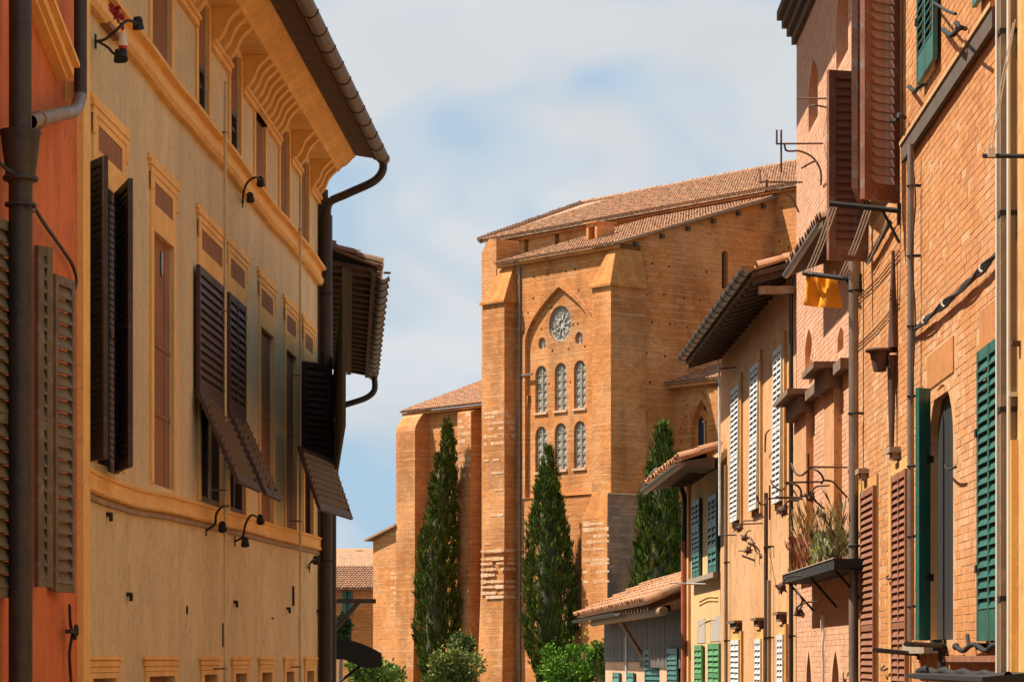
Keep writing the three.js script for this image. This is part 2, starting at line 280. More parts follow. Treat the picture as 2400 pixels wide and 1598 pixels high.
// pantiles laid on a slope. B: origin, ex along the eave, es up the slope (unit vectors, in the parent's space)
const coppo = (() => { const n = 5, L = 1, pos = [], idx = []; for (const [s, r] of [[0, 1], [1, 0.82]]) for (let i = 0; i <= n; i++) { const a = Math.PI * i / n; pos.push(Math.cos(a) * r * 0.5, Math.sin(a) * r * 0.42, s * L); } for (let i = 0; i < n; i++) { const a = i, b = i + 1, c = n + 1 + i, d = n + 2 + i; idx.push(a, b, c, b, d, c); } const g = new THREE.BufferGeometry(); g.setAttribute('position', new THREE.Float32BufferAttribute(pos, 3)); g.setIndex(idx); g.computeVertexNormals(); g.setAttribute('uv', new THREE.Float32BufferAttribute(new Array(pos.length / 3 * 2).fill(0), 2)); return g.toNonIndexed(); })();
function tiles(parent, origin, ex, es, width, reach, o = {}) {
  const tw = o.tw || 0.21, tl = o.tl || 0.36, en = new THREE.Vector3().crossVectors(es, ex).normalize(); if (en.y < 0) en.negate();
  const nc = Math.round(width / tw), all = [], single = o.single || 0;
  for (let c = 0; c < nc; c++) {
    const x = (c + 0.5) * width / nc, L = typeof reach === 'function' ? reach(x) : reach, S0 = o.from ? o.from(x) : 0, nr = Math.floor((L - S0) / tl + 0.35);
    for (let r = 0; r < nr; r++) all.push([x, S0 + r * tl]);
  }
  const mats = o.dark ? [M.tileDark, M.tileDark, M.tileDark] : [M.tile, M.tileB, M.tileC], pick = o.mats || [0, 0, 1, 1, 2];
  const mk = (x, s) => {
    const jx = rr(-0.02, 0.02), lift = 0.03 + rr(0, 0.018);
    const pos = origin.clone().addScaledVector(ex, x + jx).addScaledVector(es, s - 0.03 + rr(-0.015, 0.015)).addScaledVector(en, lift);
    const b = new THREE.Matrix4().makeBasis(ex.clone().multiplyScalar(-tw * 0.92), en.clone().multiplyScalar(tw * (o.flat || 0.95)), es.clone().multiplyScalar(tl * 1.14).addScaledVector(en, -0.035));
    return b.setPosition(pos);
  };
  const world = p => parent.localToWorld(p.clone());
  parent.updateWorldMatrix(true, false);
  if (single) all.sort((a, b) => { const d = q => world(origin.clone().addScaledVector(ex, q[0]).addScaledVector(es, q[1])).length(); return d(a) - d(b); });
  const groups = [[], [], []];
  all.forEach(([x, s], i) => {
    const mt = mk(x, s), k = pick[Math.floor(rnd() * pick.length)];
    if (i < single) {
      const m = new THREE.Mesh(coppoUV, mats[k]); m.name = 'roof_tile'; m.castShadow = m.receiveShadow = true; m.matrixAutoUpdate = true;
      mt.decompose(m.position, m.quaternion, m.scale); parent.add(m);
    } else groups[k].push(coppo.clone().applyMatrix4(mt));
  });
  groups.forEach((g, k) => { if (g.length) { const m = mesh('roof_tiles', g, mats[k], parent); m.userData.kind = 'stuff'; } });
}
const coppoUV = (() => { const g = coppo.clone(), p = g.attributes.position, uv = g.attributes.uv; for (let i = 0; i < p.count; i++) uv.setXY(i, p.getX(i) * 0.2, p.getZ(i) * 0.4); return g; })();
// half-round gutter along x
function gutterGeo(x0, x1, y, z, r) {
  const g = new THREE.CylinderGeometry(r, r, x1 - x0, 12, 1, true, Math.PI / 2, Math.PI).rotateZ(Math.PI / 2);   // opened below, turned so that it opens upwards
  const list = [g.rotateX(Math.PI / 2 * 0).translate((x0 + x1) / 2, y, z)];
  return list;
}
function halfGutter(x0, x1, y, z, r) {
  const n = 10, pos = [], idx = [];
  for (const x of [x0, x1]) for (let i = 0; i <= n; i++) { const a = Math.PI + Math.PI * i / n; pos.push(x, y + Math.sin(a) * r, z + Math.cos(a) * r); }
  for (let i = 0; i < n; i++) { const a = i, b = i + 1, c = n + 1 + i, d = n + 2 + i; idx.push(a, b, c, b, d, c); }
  const g = new THREE.BufferGeometry(); g.setAttribute('position', new THREE.Float32BufferAttribute(pos, 3)); g.setIndex(idx); g.computeVertexNormals(); g.setAttribute('uv', new THREE.Float32BufferAttribute(new Array(pos.length / 3 * 2).fill(0), 2));
  return g.toNonIndexed();
}
const ring = (x, y, z, r, t) => { const g = new THREE.TorusGeometry(r, t, 5, 14, Math.PI).rotateZ(Math.PI).rotateY(Math.PI / 2); return g.translate(x, y, z); };

// ---------------------------------------------------------------- the ground: the street runs down between the houses, then the valley floor
{
  const slope = z => 4.4 * (1 - sm(clamp((-z - 4) / 46)));
  const g = new THREE.PlaneGeometry(2400, 2400, 160, 240).rotateX(-Math.PI / 2).translate(0, -0.3, -900), p = g.attributes.position;
  for (let i = 0; i < p.count; i++) { const z = p.getZ(i), x = p.getX(i); p.setY(i, (Math.abs(x) < 20 ? slope(z) : 0) - 0.35 + (Math.abs(x) > 40 ? 0.5 * fbm(x / 300 + 9, z / 300 + 9, 16, 3, 5) : 0)); }
  g.computeVertexNormals();
  tag(mesh('ground', g, M.ground), 'scrubby hillside and valley floor around the church', undefined, undefined, 'structure');
  const s = new THREE.PlaneGeometry(9, 96, 4, 96).rotateX(-Math.PI / 2).translate(0, 0, -43), q = s.attributes.position;
  for (let i = 0; i < q.count; i++) q.setY(i, slope(q.getZ(i)) + 0.02);
  s.computeVertexNormals();
  tag(mesh('street', s, M.paving), 'stone paved street running down between the houses', undefined, undefined, 'structure');
}
const H = h => EYE + h;
// rotation and size of a leaf between two points of a wall's plan
function leaf(b, wall, name, px1, d1, px2, d2, y0, y1, o) {
  const a = wall.p(px1, 0, d1), c = wall.p(px2, 0, d2), w = Math.hypot(c.x - a.x, c.z - a.z);
  return shutter(b, name, V(a.x, y0, d1), Math.atan2(-(c.z - a.z), c.x - a.x), w, y1 - y0, o);
}
function flap(b, wall, px1, px2, d, yTop, len, ang, o) {     // lower half of a shutter, hung from its top edge and pushed out
  const a = wall.u(px1, d), c = wall.u(px2, d);
  return shutter(b, 'shutter_flap', V(a, yTop - len * Math.cos(ang), d + len * Math.sin(ang)), 0, c - a, len, { ...o, tilt: -ang });
}

// ================================================================ the cream palazzo on the left
const lineX = z => -4.4735 + 0.0402 * z;
const Wc = new Wall(lineX(23.85), 23.85, lineX(42.5), 42.5);
{
  const b = thing('cream_palazzo', 'long cream plastered palazzo with ochre window surrounds and deep bracketed eave', 'building', Wc);
  const L = Wc.len, top = H(6.95);
  const nob = [[222, 284], [356, 403], [467, 519], [535, 572], [608, 638], [668, 684], [711, 726]].map(([a, c]) => [Wc.u(a), Wc.u(c)]);
  nob[5][1] = nob[5][0] + 1.15; nob[6][1] = nob[6][0] + 1.1;
  const attic = [[226, 268], [352, 398], [461, 486], [537, 561], [596, 619], [654, 675], [703, 721]].map(([a, c]) => [Wc.u(a), Wc.u(c)]);
  const atTop = [6.85, 6.86, 6.86, 6.84, 6.47, 6.85, 6.83];
  const grd = [[212, 266], [345, 405], [475, 505], [548, 575], [610, 634], [668, 686], [716, 733]].map(([a, c]) => [Wc.u(a), Wc.u(c)]);
  const holes = [];
  nob.forEach(([a, c]) => holes.push(rect(a, c, H(1.64), H(4.0))));
  attic.forEach(([a, c], i) => holes.push(rect(a, c, H(5.6), H(atTop[i]))));
  grd.forEach(([a, c]) => holes.push(rect(a, c, H(-2.6), H(-0.16))));
  mesh('wall', prismXY(rect(0, L, 0, top), -0.45, 0, holes), M.cream, b);
  mesh('inner_wall', bx(0, L, 0, top, -0.9, -0.5), M.interior, b);
  // windows: blind ones are filled with brown stucco, the others have sashes
  const blind = (a, c, y0, y1, d) => mesh('blind_window', bx(a, c, y0, y1, -d - 0.1, -d), M.blind, b);
  const sash = (a, c, y0, y1, d) => {
    const w = part('window', b, a, y0, -d), ww = c - a, hh = y1 - y0;
    mesh('pane', bx(0.03, ww - 0.03, 0.03, hh - 0.03, -0.03, -0.02), M.glassDark, w);
    mesh('sash', [bx(0, 0.06, 0, hh, -0.04, 0.02), bx(ww - 0.06, ww, 0, hh, -0.04, 0.02), bx(0.06, ww - 0.06, 0, 0.07, -0.04, 0.02), bx(0.06, ww - 0.06, hh - 0.06, hh, -0.04, 0.02), bx(ww / 2 - 0.03, ww / 2 + 0.03, 0.07, hh - 0.06, -0.04, 0.015), bx(0.06, ww / 2 - 0.03, hh * 0.64, hh * 0.64 + 0.035, -0.035, 0.005), bx(ww / 2 + 0.03, ww - 0.06, hh * 0.64, hh * 0.64 + 0.035, -0.035, 0.005)], M.redBrown, w);
  };
  nob.forEach(([a, c], i) => { if ([1, 4, 5].includes(i)) { blind(a, c, H(1.64), H(4.0), 0.03); } else sash(a, c, H(1.64), H(4.0), 0.045); });
  mesh('vent_hole', new THREE.CylinderGeometry(0.075, 0.075, 0.02, 14).rotateX(Math.PI / 2).scale(1, 1.7, 1).translate((nob[1][0] + nob[1][1]) / 2 + 0.1, H(3.78), -0.028), M.glassDark, b);
  for (const k of [1, 4, 5]) { const [a, c] = nob[k]; mesh('painted_rail', [bx(a, c, H(2.3), H(2.34), -0.05, -0.02), bx(a, c, H(2.95), H(2.985), -0.05, -0.02), bx(c - 0.34, c - 0.3, H(1.64), H(4), -0.05, -0.022)], M.blind, b); }
  attic.forEach(([a, c], i) => { if ([1, 4, 5, 6].includes(i)) blind(a, c, H(5.6), H(atTop[i]), 0.03); else { sash(a, c, H(5.6), H(6.2), 0.05); blind(a, c, H(6.2), H(atTop[i]), 0.03); } });
  grd.forEach(([a, c]) => { blind(a, c, H(-2.6), H(-0.16), 0.07); });
  // stucco surrounds
  const surround = ([a, c], y0, y1, k) => {
    const e = 0.15, g = [bx(a - e, a, y0, y1 + 0.1, 0.002, 0.02), bx(c, c + e, y0, y1 + 0.1, 0.002, 0.02), bx(a, c, y1, y1 + 0.1, 0.002, 0.02)];
    if (k) {
      const p0 = y1 + 0.25, p1 = y1 + 0.46;
      g.push(bx(a - e, c + e, y1 + 0.1, p0, 0.002, 0.018), bx(a - e, a + 0.06, p0, p1, 0.002, 0.018), bx(c - 0.06, c + e, p0, p1, 0.002, 0.018), bx(a - e, c + e, p1, p1 + 0.06, 0.002, 0.018));
      mesh('panel', bx(a + 0.06, c - 0.06, p0, p1, 0.002, 0.012), M.blind, b);
      g.push(bx(a - e - 0.05, c + e + 0.05, p1 + 0.06, p1 + 0.12, 0.002, 0.028), bx(a - e - 0.1, c + e + 0.1, p1 + 0.12, p1 + 0.17, 0.002, 0.038), bx(a - e - 0.14, c + e + 0.14, p1 + 0.17, p1 + 0.215, 0.002, 0.028));
      g.push(bx(a - e - 0.05, a - e + 0.05, p1 - 0.1, p1 + 0.06, 0.018, 0.03), bx(c + e - 0.05, c + e + 0.05, p1 - 0.1, p1 + 0.06, 0.018, 0.03));
    }
    mesh('window_surround', g, M.trim, b);
  };
  nob.forEach(w => surround(w, H(1.64), H(4.0), 1));
  attic.forEach(([a, c], i) => { mesh('window_jamb', bx(a - 0.13, a, H(5.6), H(atTop[i]), 0.002, 0.02), M.trim, b); mesh('window_jamb', bx(c, c + 0.13, H(5.6), H(atTop[i]), 0.002, 0.02), M.trim, b); });
  grd.forEach(([a, c]) => {
    const y = H(-0.16);
    mesh('window_surround', [bx(a - 0.2, a, H(-2.6), y, 0.002, 0.02), bx(c, c + 0.2, H(-2.6), y, 0.002, 0.02), bx(a - 0.2, c + 0.2, y, y + 0.045, 0.002, 0.022), bx(a - 0.2, c + 0.2, y + 0.05, y + 0.095, 0.002, 0.02), bx(a - 0.26, c + 0.26, y + 0.1, y + 0.15, 0.002, 0.028), bx(a - 0.32, c + 0.32, y + 0.155, y + 0.19, 0.002, 0.04)], M.trim, b);
  });
  // the two string courses: the lower one sags where the old wall has settled
  const low = [[168, 1139], [240, 1170], [305, 1191], [402, 1208], [478, 1226], [600, 1256], [745, 1292]].map(([x, y]) => Wc.p(x, y));
  low[0].x = 0; low[low.length - 1].x = L;
  const ly = u => { let k = 0; while (k < low.length - 2 && low[k + 1].x < u) k++; const t = clamp((u - low[k].x) / (low[k + 1].x - low[k].x)); return lerp(low[k].y, low[k + 1].y, sm(t) * 0.5 + t * 0.5); };
  const sweep = (prof, yf, n = 60) => {
    const pos = [], idx = [], m = prof.length;
    for (let i = 0; i <= n; i++) { const u = L * i / n, y = yf(u); for (const [d, q] of prof) pos.push(u, y + q, d); }
    for (let i = 0; i < n; i++) for (let j = 0; j + 1 < m; j++) { const a = i * m + j, c = a + m; idx.push(a, c, a + 1, a + 1, c, c + 1); }
    const g = new THREE.BufferGeometry(); g.setAttribute('position', new THREE.Float32BufferAttribute(pos, 3)); g.setIndex(idx);
    g.setAttribute('uv', new THREE.Float32BufferAttribute(new Array(pos.length / 3 * 2).fill(0), 2)); const h = g.toNonIndexed(); h.computeVertexNormals(); return h;
  };
  mesh('string_course', sweep([[0.0, 0.0], [0.04, 0.005], [0.06, 0.02], [0.06, 0.05], [0.045, 0.06], [0.045, 0.15], [0.06, 0.16], [0.065, 0.185], [0.04, 0.2], [0.0, 0.205]], ly), M.trim, b);
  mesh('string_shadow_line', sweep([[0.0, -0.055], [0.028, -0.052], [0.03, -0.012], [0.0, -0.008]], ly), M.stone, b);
  mesh('string_course', sweep([[0.0, 0.0], [0.06, 0.0], [0.09, 0.04], [0.09, 0.09], [0.06, 0.1], [0.06, 0.2], [0.12, 0.215], [0.125, 0.25], [0.07, 0.265], [0, 0.275]], u => H(5.33) + 0.012 * Math.sin(u * 0.9) + 0.008 * Math.sin(u * 2.3)), M.trim, b);
  // architrave band between the attic windows
  const segs = []; let x = 0;
  attic.forEach(([a, c], i) => { if (i !== 4) { if (a - 0.13 > x) segs.push([x, a - 0.13]); x = c + 0.13; } }); segs.push([x, L]);
  for (const [a, c] of segs) mesh('architrave', [bx(a, c, H(6.47), H(6.53), 0.002, 0.045), bx(a, c, H(6.53), H(6.575), 0.002, 0.07)], M.trim, b);
  // S-shaped brackets
  const S = []; for (let i = 0; i <= 16; i++) { const t = i / 16; S.push([0.05 + 0.235 * (sm(t) * 0.75 + 0.25 * t) + 0.03 * Math.sin(t * Math.PI * 2.2), H(6.575) + 0.36 * t]); }
  const sProf = [[0.002, H(6.575)], ...S, [0.002, H(6.935)]];
  const cw = 0.15, con = profileAlongX(sProf, -cw / 2, cw / 2);
  const conUV = metreUV(con);
  for (const [a, c] of segs) { const n = Math.max(1, Math.floor((c - a) / 0.38)); for (let i = 0; i < n; i++) { const m = new THREE.Mesh(conUV, M.trim); m.name = 'bracket'; m.castShadow = m.receiveShadow = true; m.position.x = a + (i + 0.5) * (c - a) / n; b.add(m); } }
  const [ta, tc] = attic[4]; mesh('architrave', bx(ta, tc, H(6.47), H(6.53), -0.2, 0.045), M.trim, b);
  // cornice, boarded eave, gutter, roof
  mesh('cornice', profileAlongX([[-0.4, H(6.937)], [0.30, H(6.937)], [0.33, H(6.98)], [0.36, H(7.0)], [0.40, H(7.02)], [0.45, H(7.06)], [0.50, H(7.12)], [0.535, H(7.14)], [0.535, H(7.2)], [-0.4, H(7.2)]], 0, L), M.trim, b);
  mesh('eave_boards', profileAlongX([[0.3, H(7.205)], [0.80, H(7.12)], [0.80, H(7.17)], [0.3, H(7.26)]], 0, L), M.darkWood, b);
  mesh('eave_fascia', bx(0, L, H(7.1), H(7.16), 0.8, 0.83), M.darkWood, b);
  const rise = 0.32;
  mesh('roof', profileAlongX([[0.86, H(7.175)], [0.86, H(7.2)], [-5, H(7.2) + 5.86 * rise], [-5, H(7.17) + 5.86 * rise]], 0, L), M.tileDark, b);
  tiles(b, V(0, H(7.2), 0.86), V(1, 0, 0), V(0, rise, -1).normalize(), L, 1.1, { mats: [0], dark: true });
  mesh('gutter', [halfGutter(0, L + 0.06, H(7.13), 0.93, 0.095)], M.copper, b);
  for (let u = 0.4; u < L; u += 0.95) mesh('gutter_band', ring(u, H(7.13), 0.93, 0.1, 0.008), M.copper, b);
  mesh('gutter_end', new THREE.CircleGeometry(0.095, 14, Math.PI, Math.PI).rotateY(Math.PI / 2).translate(L + 0.058, H(7.13), 0.93), M.copper, b);
  // shutters: black-brown ones pushed half open, red-brown ones with the lower flap propped out
  const dk = { m: M.darkShutter, pitch: 0.055, stile: 0.06, slat: 0.22 };
  leaf(b, Wc, 'shutter', 203, 0.05, 247, 0.27, H(1.6), H(4.02), { ...dk, cols: 1 });
  leaf(b, Wc, 'shutter', 272, 0.05, 305, 0.3, H(1.6), H(4.0), { ...dk, cols: 1 });
  leaf(b, Wc, 'shutter', 245, -0.02, 274, 0.02, H(1.6), H(3.98), { ...dk, cols: 1 });
  const rb = { m: M.redBrown, pitch: 0.085, stile: 0.075, rails: [], slat: 0.35 };
  for (const [p1, p2, cols] of [[463, 521, 1], [534, 573, 2]]) {
    leaf(b, Wc, 'shutter', p1, 0.05, p2, 0.05, H(2.72), H(4.02), { ...rb, cols });
    flap(b, Wc, p1, p2, 0.06, H(2.71), 1.0, 0.42, { ...rb, cols, flip: true, slat: 0.75, chord: 1.35 });
  }
  leaf(b, Wc, 'shutter', 709, 0.03, 771, 0.34, H(2.72), H(4.02), { ...rb, m: M.darkShutter, ms: M.redBrown, cols: 1 });
  const fp = leaf(b, Wc, 'shutter_flap', 722, 0.44, 800, 0.6, H(1.86), H(2.7), { ...rb, m: M.redBrown, ms: M.darkShutter, cols: 1, tilt: -0.33, flip: true, slat: 0.75, chord: 1.35 }); fp.position.z += 0.14;
  // far corner of the palazzo turns into a dim side wall
  mesh('side_wall', bx(L - 0.3, L - 0.001, 0, top, -6, -0.46), M.cream, b);
}
// downpipe running down the far corner of the palazzo, with its swan neck from the gutter
{
  const L = Wc.len, g = thing('swan_neck_downpipe', 'thick dark downpipe with a swan neck from the palazzo gutter', 'downpipe', Wc, undefined, V(L + 0.03, 0, 0.12));
  mesh('swan_neck', tube([[0, H(7.1), 0.81], [0, H(6.95), 0.8], [0, H(6.82), 0.7], [0, H(6.62), 0.28], [0, H(6.5), 0.04], [0, H(6.3), 0]], 0.06, 10, true), M.pipeDark, g);
  mesh('pipe', capped(V(0, 0, 0), V(0, H(6.32), 0), 0.085, 12), M.pipeDark, g);
  for (const h of [5.2, 3.4, 1.4, -0.4]) mesh('bracket', new THREE.TorusGeometry(0.09, 0.013, 6, 16).rotateX(Math.PI / 2).translate(0, H(h), 0), M.iron, g);
}
// thin pipes on the cream wall
for (const [px, y0, y1, lab] of [[527, 190, 1700, 'thin ochre pipe climbing the cream wall beside the propped shutters'], [703, 430, 1700, 'thin ochre pipe climbing the cream wall near its far corner']]) {
  const a = Wc.p(px, y0, 0.145), g = thing('wall_pipe', lab, 'pipe', Wc, 'thin pipes on the cream wall', V(a.x, 0, 0.145));
  mesh('pipe', capped(V(0, 2, 0), V(0, a.y, 0), 0.017, 8), M.cream, g);
  for (let y = 4; y < a.y; y += 1.9) mesh('clip', [new THREE.TorusGeometry(0.021, 0.006, 5, 10).rotateX(Math.PI / 2).translate(0, y, 0), bx(-0.008, 0.008, y - 0.01, y + 0.01, -0.145, -0.012)], M.pipeBeige, g);
}
// curled spotlights and irons on the cream wall
function spot(label, wall, base, arm, heads, group) {
  small('wall_spotlight', label, 'spotlight', wall, group, [base, ...arm, ...heads.map(h => h.slice(0, 3))], (g, q) => {
    mesh('wall_plate', box(0.05, 0.12, 0.02, 0, 0, -0.01), M.iron, g);
    mesh('arm', tube(q.slice(0, arm.length + 1), 0.013, 6, true), M.iron, g);
    heads.forEach((h, i) => { const p = q[arm.length + 1 + i]; const l = mesh('lamp_head', [new THREE.CylinderGeometry(0.03, 0.05, 0.1, 10).rotateZ(h[3]).translate(p.x, p.y, p.z), box(0.06, 0.03, 0.07, p.x, p.y + 0.02, p.z)], M.iron, g); });
  });
}
const K = (kx, ox, oy) => (x, y, d = 0) => [ox + kx * x, oy + kx * y, d];
const ca = K(0.5102, 0, 0), cb = K(0.509, 0, 800), cc = K(0.5102, 430, 0), cd = K(0.509, 430, 800), cA = K(0.4246, 900, 360), cB = K(0.4451, 760, 900), cC = K(0.3188, 1330, 600), cD = K(0.3495, 1330, 1050), cE = K(0.3827, 1780, 0), cF = K(0.3571, 1820, 500), cG = K(0.3558, 1820, 1040), cI = K(0.1656, 1330, 1340);
const gS = 'curled black spotlights on the cream wall';
spot('curled black spotlight with two heads under the attic window with red flowers', Wc, ca(440, 190, 0.01), [ca(480, 180, 0.15), ca(530, 140, 0.3), ca(580, 95, 0.36), ca(630, 110, 0.4)], [[...ca(632, 105, 0.4), 0.4], [...ca(560, 250, 0.3), -0.5]], gS);
small('wall_spotlight', 'second curled black spotlight below the red flowers hanging downwards', 'spotlight', Wc, gS, [ca(445, 188, 0.02), ca(490, 215, 0.1), ca(520, 245, 0.2), ca(545, 255, 0.25)], (g, q) => { mesh('arm', tube(q, 0.012, 6, true), M.iron, g); mesh('lamp_head', new THREE.CylinderGeometry(0.03, 0.05, 0.1, 10).rotateZ(0.5).translate(q[3].x, q[3].y, q[3].z), M.iron, g); });
spot('curled black spotlight crossing the upper string course', Wc, cc(272, 930, 0.01), [cc(275, 880, 0.1), cc(295, 835, 0.2), cc(325, 815, 0.3), cc(350, 825, 0.32)], [[...cc(352, 832, 0.32), 0.9], [...cc(305, 905, 0.15), 0.7]], gS);
spot('curled black spotlight on the lower course left of the two propped shutters', Wc, cd(105, 870, 0.01), [cd(140, 845, 0.08), cd(150, 795, 0.14), cd(170, 765, 0.2), cd(205, 758, 0.22)], [[...cd(178, 852, 0.16), 0.7]], gS);
spot('curled black spotlight on the lower course right of the propped shutters', Wc, cd(238, 920, 0.01), [cd(270, 900, 0.1), cd(285, 840, 0.16), cd(305, 805, 0.2), cd(340, 808, 0.24)], [[...cd(352, 818, 0.24), 0.9], [...cd(282, 922, 0.14), 0.5]], gS);
spot('small black spotlight at the far corner of the cream wall', Wc, cd(580, 1045, 0.01), [cd(580, 1025, 0.06), cd(592, 1010, 0.1), cd(606, 1005, 0.12)], [[...cd(608, 1006, 0.12), 0.5]], gS);
small('red_flower_box', 'red flowers standing on the attic window sill', 'flowers', Wc, undefined, [ca(487, 120, 0.0)], (g) => {
  const list = []; for (let i = 0; i < 160; i++) { const s = 0.03; const q = new THREE.OctahedronGeometry(s, 0).rotateY(rr(0, 3)).translate(rr(-0.28, 0.3), 0.02 + rr(0, 0.2), rr(-0.12, 0.1)); list.push(q); }
  mesh('blossom', list, mat('red petals', [0.26, 0.015, 0.02], 0.8), g);
  mesh('planter', bx(-0.3, 0.32, -0.06, 0.05, -0.12, 0.08), M.rustShutter, g);
});
small('toy_lantern', 'small white and red lantern hung from the curled spotlight', 'lantern', Wc, undefined, [ca(563, 180, 0.3)], (g) => {
  mesh('shade', new THREE.CylinderGeometry(0.028, 0.04, 0.11, 8), mat('cream enamel', [0.72, 0.62, 0.45], 0.5), g);
  mesh('base', new THREE.CylinderGeometry(0.04, 0.03, 0.04, 8).translate(0, -0.075, 0), mat('red enamel', [0.45, 0.05, 0.02], 0.5), g);
});
const gI = 'small irons left in the cream wall';
for (const [p, k, lab] of [[cb(490, 797), 0, 'black iron stub just below the sagging lower course under the black shutters'], [cb(583, 1165), 0, 'black iron stub on bare cream plaster above the second ground floor hood'], [cb(858, 1237), 1, 'small black iron ring above the gap between second and third ground floor hoods'], [cd(230, 1200), 0, 'black iron stub beside the thin pipe below the propped shutters'], [cd(475, 1230), 0, 'black iron stub below a tall iron cramp near the second thin pipe'], [cd(405, 1275), 2, 'short black iron pin alone on the plaster between the two thin pipes'], [cd(500, 1172), 3, 'upright black iron cramp above an iron stub near the second thin pipe'], [cd(178, 1352), 3, 'upright black iron cramp hard against the first thin pipe'], [cd(530, 1322), 3, 'upright black iron cramp hard against the second thin pipe'], [cd(613, 1242), 0, 'black iron stub at the very corner beside the thick downpipe'], [cb(345, 845), 1, 'small black iron ring at the palazzo edge beside the beige shutter'], [cb(355, 1145), 2, 'short black iron pin at the palazzo edge beside the beige shutter foot'], [ca(385, 1480), 2, 'short black iron pin left of the black shutters']])
  small('wall_iron', lab, 'wall iron', Wc, gI, [p], g => {
    mesh('iron', k === 1 ? new THREE.TorusGeometry(0.04, 0.01, 6, 12) : k === 0 ? [box(0.09, 0.035, 0.05, 0, 0, 0.02), box(0.03, 0.06, 0.03, -0.03, -0.03, 0.04)] : k === 2 ? box(0.1, 0.018, 0.03, 0, 0, 0.01) : box(0.035, 0.26, 0.03, 0, 0, 0.012), M.iron, g);
  });

// ================================================================ the red-orange house at the left edge
const Wo = new Wall(lineX(11) + 0.14, 11, lineX(23.8) + 0.14, 23.8);
{
  const b = thing('orange_house', 'red-orange plastered house with beige louvred shutters beside the cream palazzo', 'building', Wo), L = Wo.len;
  mesh('wall', bx(0, L - 0.42, 0, H(5.6), -6, 0), M.orange, b);
  mesh('roof', profileAlongX([[0.15, H(5.61)], [0.15, H(5.72)], [-6, H(7.4)], [-6, H(5.61)]], 0, L), M.tile, b);
  mesh('corner_strip', [bx(L - 0.42, L - 0.1, 0, H(5.6), -0.6, 0.03), bx(L - 0.1, L, 0, H(5.6), -0.6, -0.02)], M.trim, b);
  mesh('corner_moulding', bx(L - 0.5, L - 0.42, 0, H(5.6), -0.3, 0.05), M.trim, b);
  // raking window hood, upper right
  const a = Wo.p(...ca(170, -60, 0.1)), c = Wo.p(...ca(325, 335, 0.1)), d = c.clone().sub(a), len = d.length();
  const hood = mesh('window_hood', [box(len, 0.07, 0.12, len / 2, 0, -0.04), box(len - 0.02, 0.035, 0.17, len / 2, 0.055, -0.02), box(len - 0.04, 0.035, 0.08, len / 2, -0.055, -0.06)], M.trim, b);
  hood.position.copy(a); hood.rotation.z = Math.atan2(d.y, d.x);
  const e = Wo.p(...ca(305, 385)), f = Wo.p(...ca(305, 480)); mesh('hood_corbel', bx(e.x - 0.1, e.x + 0.1, f.y, e.y, 0.002, 0.08), M.trim, b);
  // shutters
  const gb = { m: M.greyBeige, pitch: 0.092, stile: 0.06, bot: 0.06, slat: 0.45, chord: 1.05, rails: [0.475] };
  leaf(b, Wo, 'shutter', -22, 0.03, 43, 0.10, H(0.42), H(2.98), gb);
  leaf(b, Wo, 'shutter', 84, 0.04, 118, 0.12, H(0.52), H(2.98), { ...gb, cols: 1 });
  leaf(b, Wo, 'shutter', 124, 0.05, 169, 0.11, H(0.5), H(2.85), gb);
}
{
  const p = Wo.p(47, 900, 0.16), g = thing('hopper_downpipe', 'massive black downpipe with a funnel hopper on the orange house', 'downpipe', Wo, undefined, V(p.x, 0, 0.16));
  const y = py => Wo.y(47, py, 0.16), r = 0.083;
  mesh('pipe', [capped(V(0, 0, 0), V(0, y(430), 0), r, 16), capped(V(-0.01, y(330), 0), V(-0.015, H(6.5), 0), r * 0.95, 16)], M.pipeDark, g);
  mesh('hopper', new THREE.LatheGeometry([[0.085, y(430)], [0.1, y(420)], [0.135, y(318)], [0.145, y(312)], [0.145, y(306)], [0.03, y(300)]].map(q => new THREE.Vector2(...q)), 20), M.pipeDark, g);
  mesh('collar', [new THREE.TorusGeometry(r + 0.02, 0.022, 8, 20).rotateX(Math.PI / 2).translate(0, y(418), 0), new THREE.TorusGeometry(r + 0.012, 0.016, 8, 20).rotateX(Math.PI / 2).translate(0, y(480), 0), box(0.2, 0.05, 0.05, 0.03, y(483), 0.05)], M.pipeDark, g);
}
{
  const P = [ca(367, -40, 0.14), ca(367, 440, 0.14), ca(350, 495, 0.14), ca(290, 520, 0.16), ca(135, 560, 0.16)];
  small('elbow_downpipe', 'dark downpipe that bends into the hopper pipe on the orange house', 'downpipe', Wo, undefined, P, (g, q) => {
    mesh('pipe', capped(q[1], q[0], 0.05, 14), M.pipeDark, g);
    mesh('elbow', tube([q[1], q[2], q[3]], 0.052, 12, true), M.pipeGrey, g);
    mesh('branch', [tube([q[3], q[4]], 0.052, 12), new THREE.TorusGeometry(0.055, 0.012, 6, 14).rotateY(Math.PI / 2).translate(lerp(q[3].x, q[4].x, 0.75), lerp(q[3].y, q[4].y, 0.75), q[3].z)], M.pipeBeige, g);
  });
}
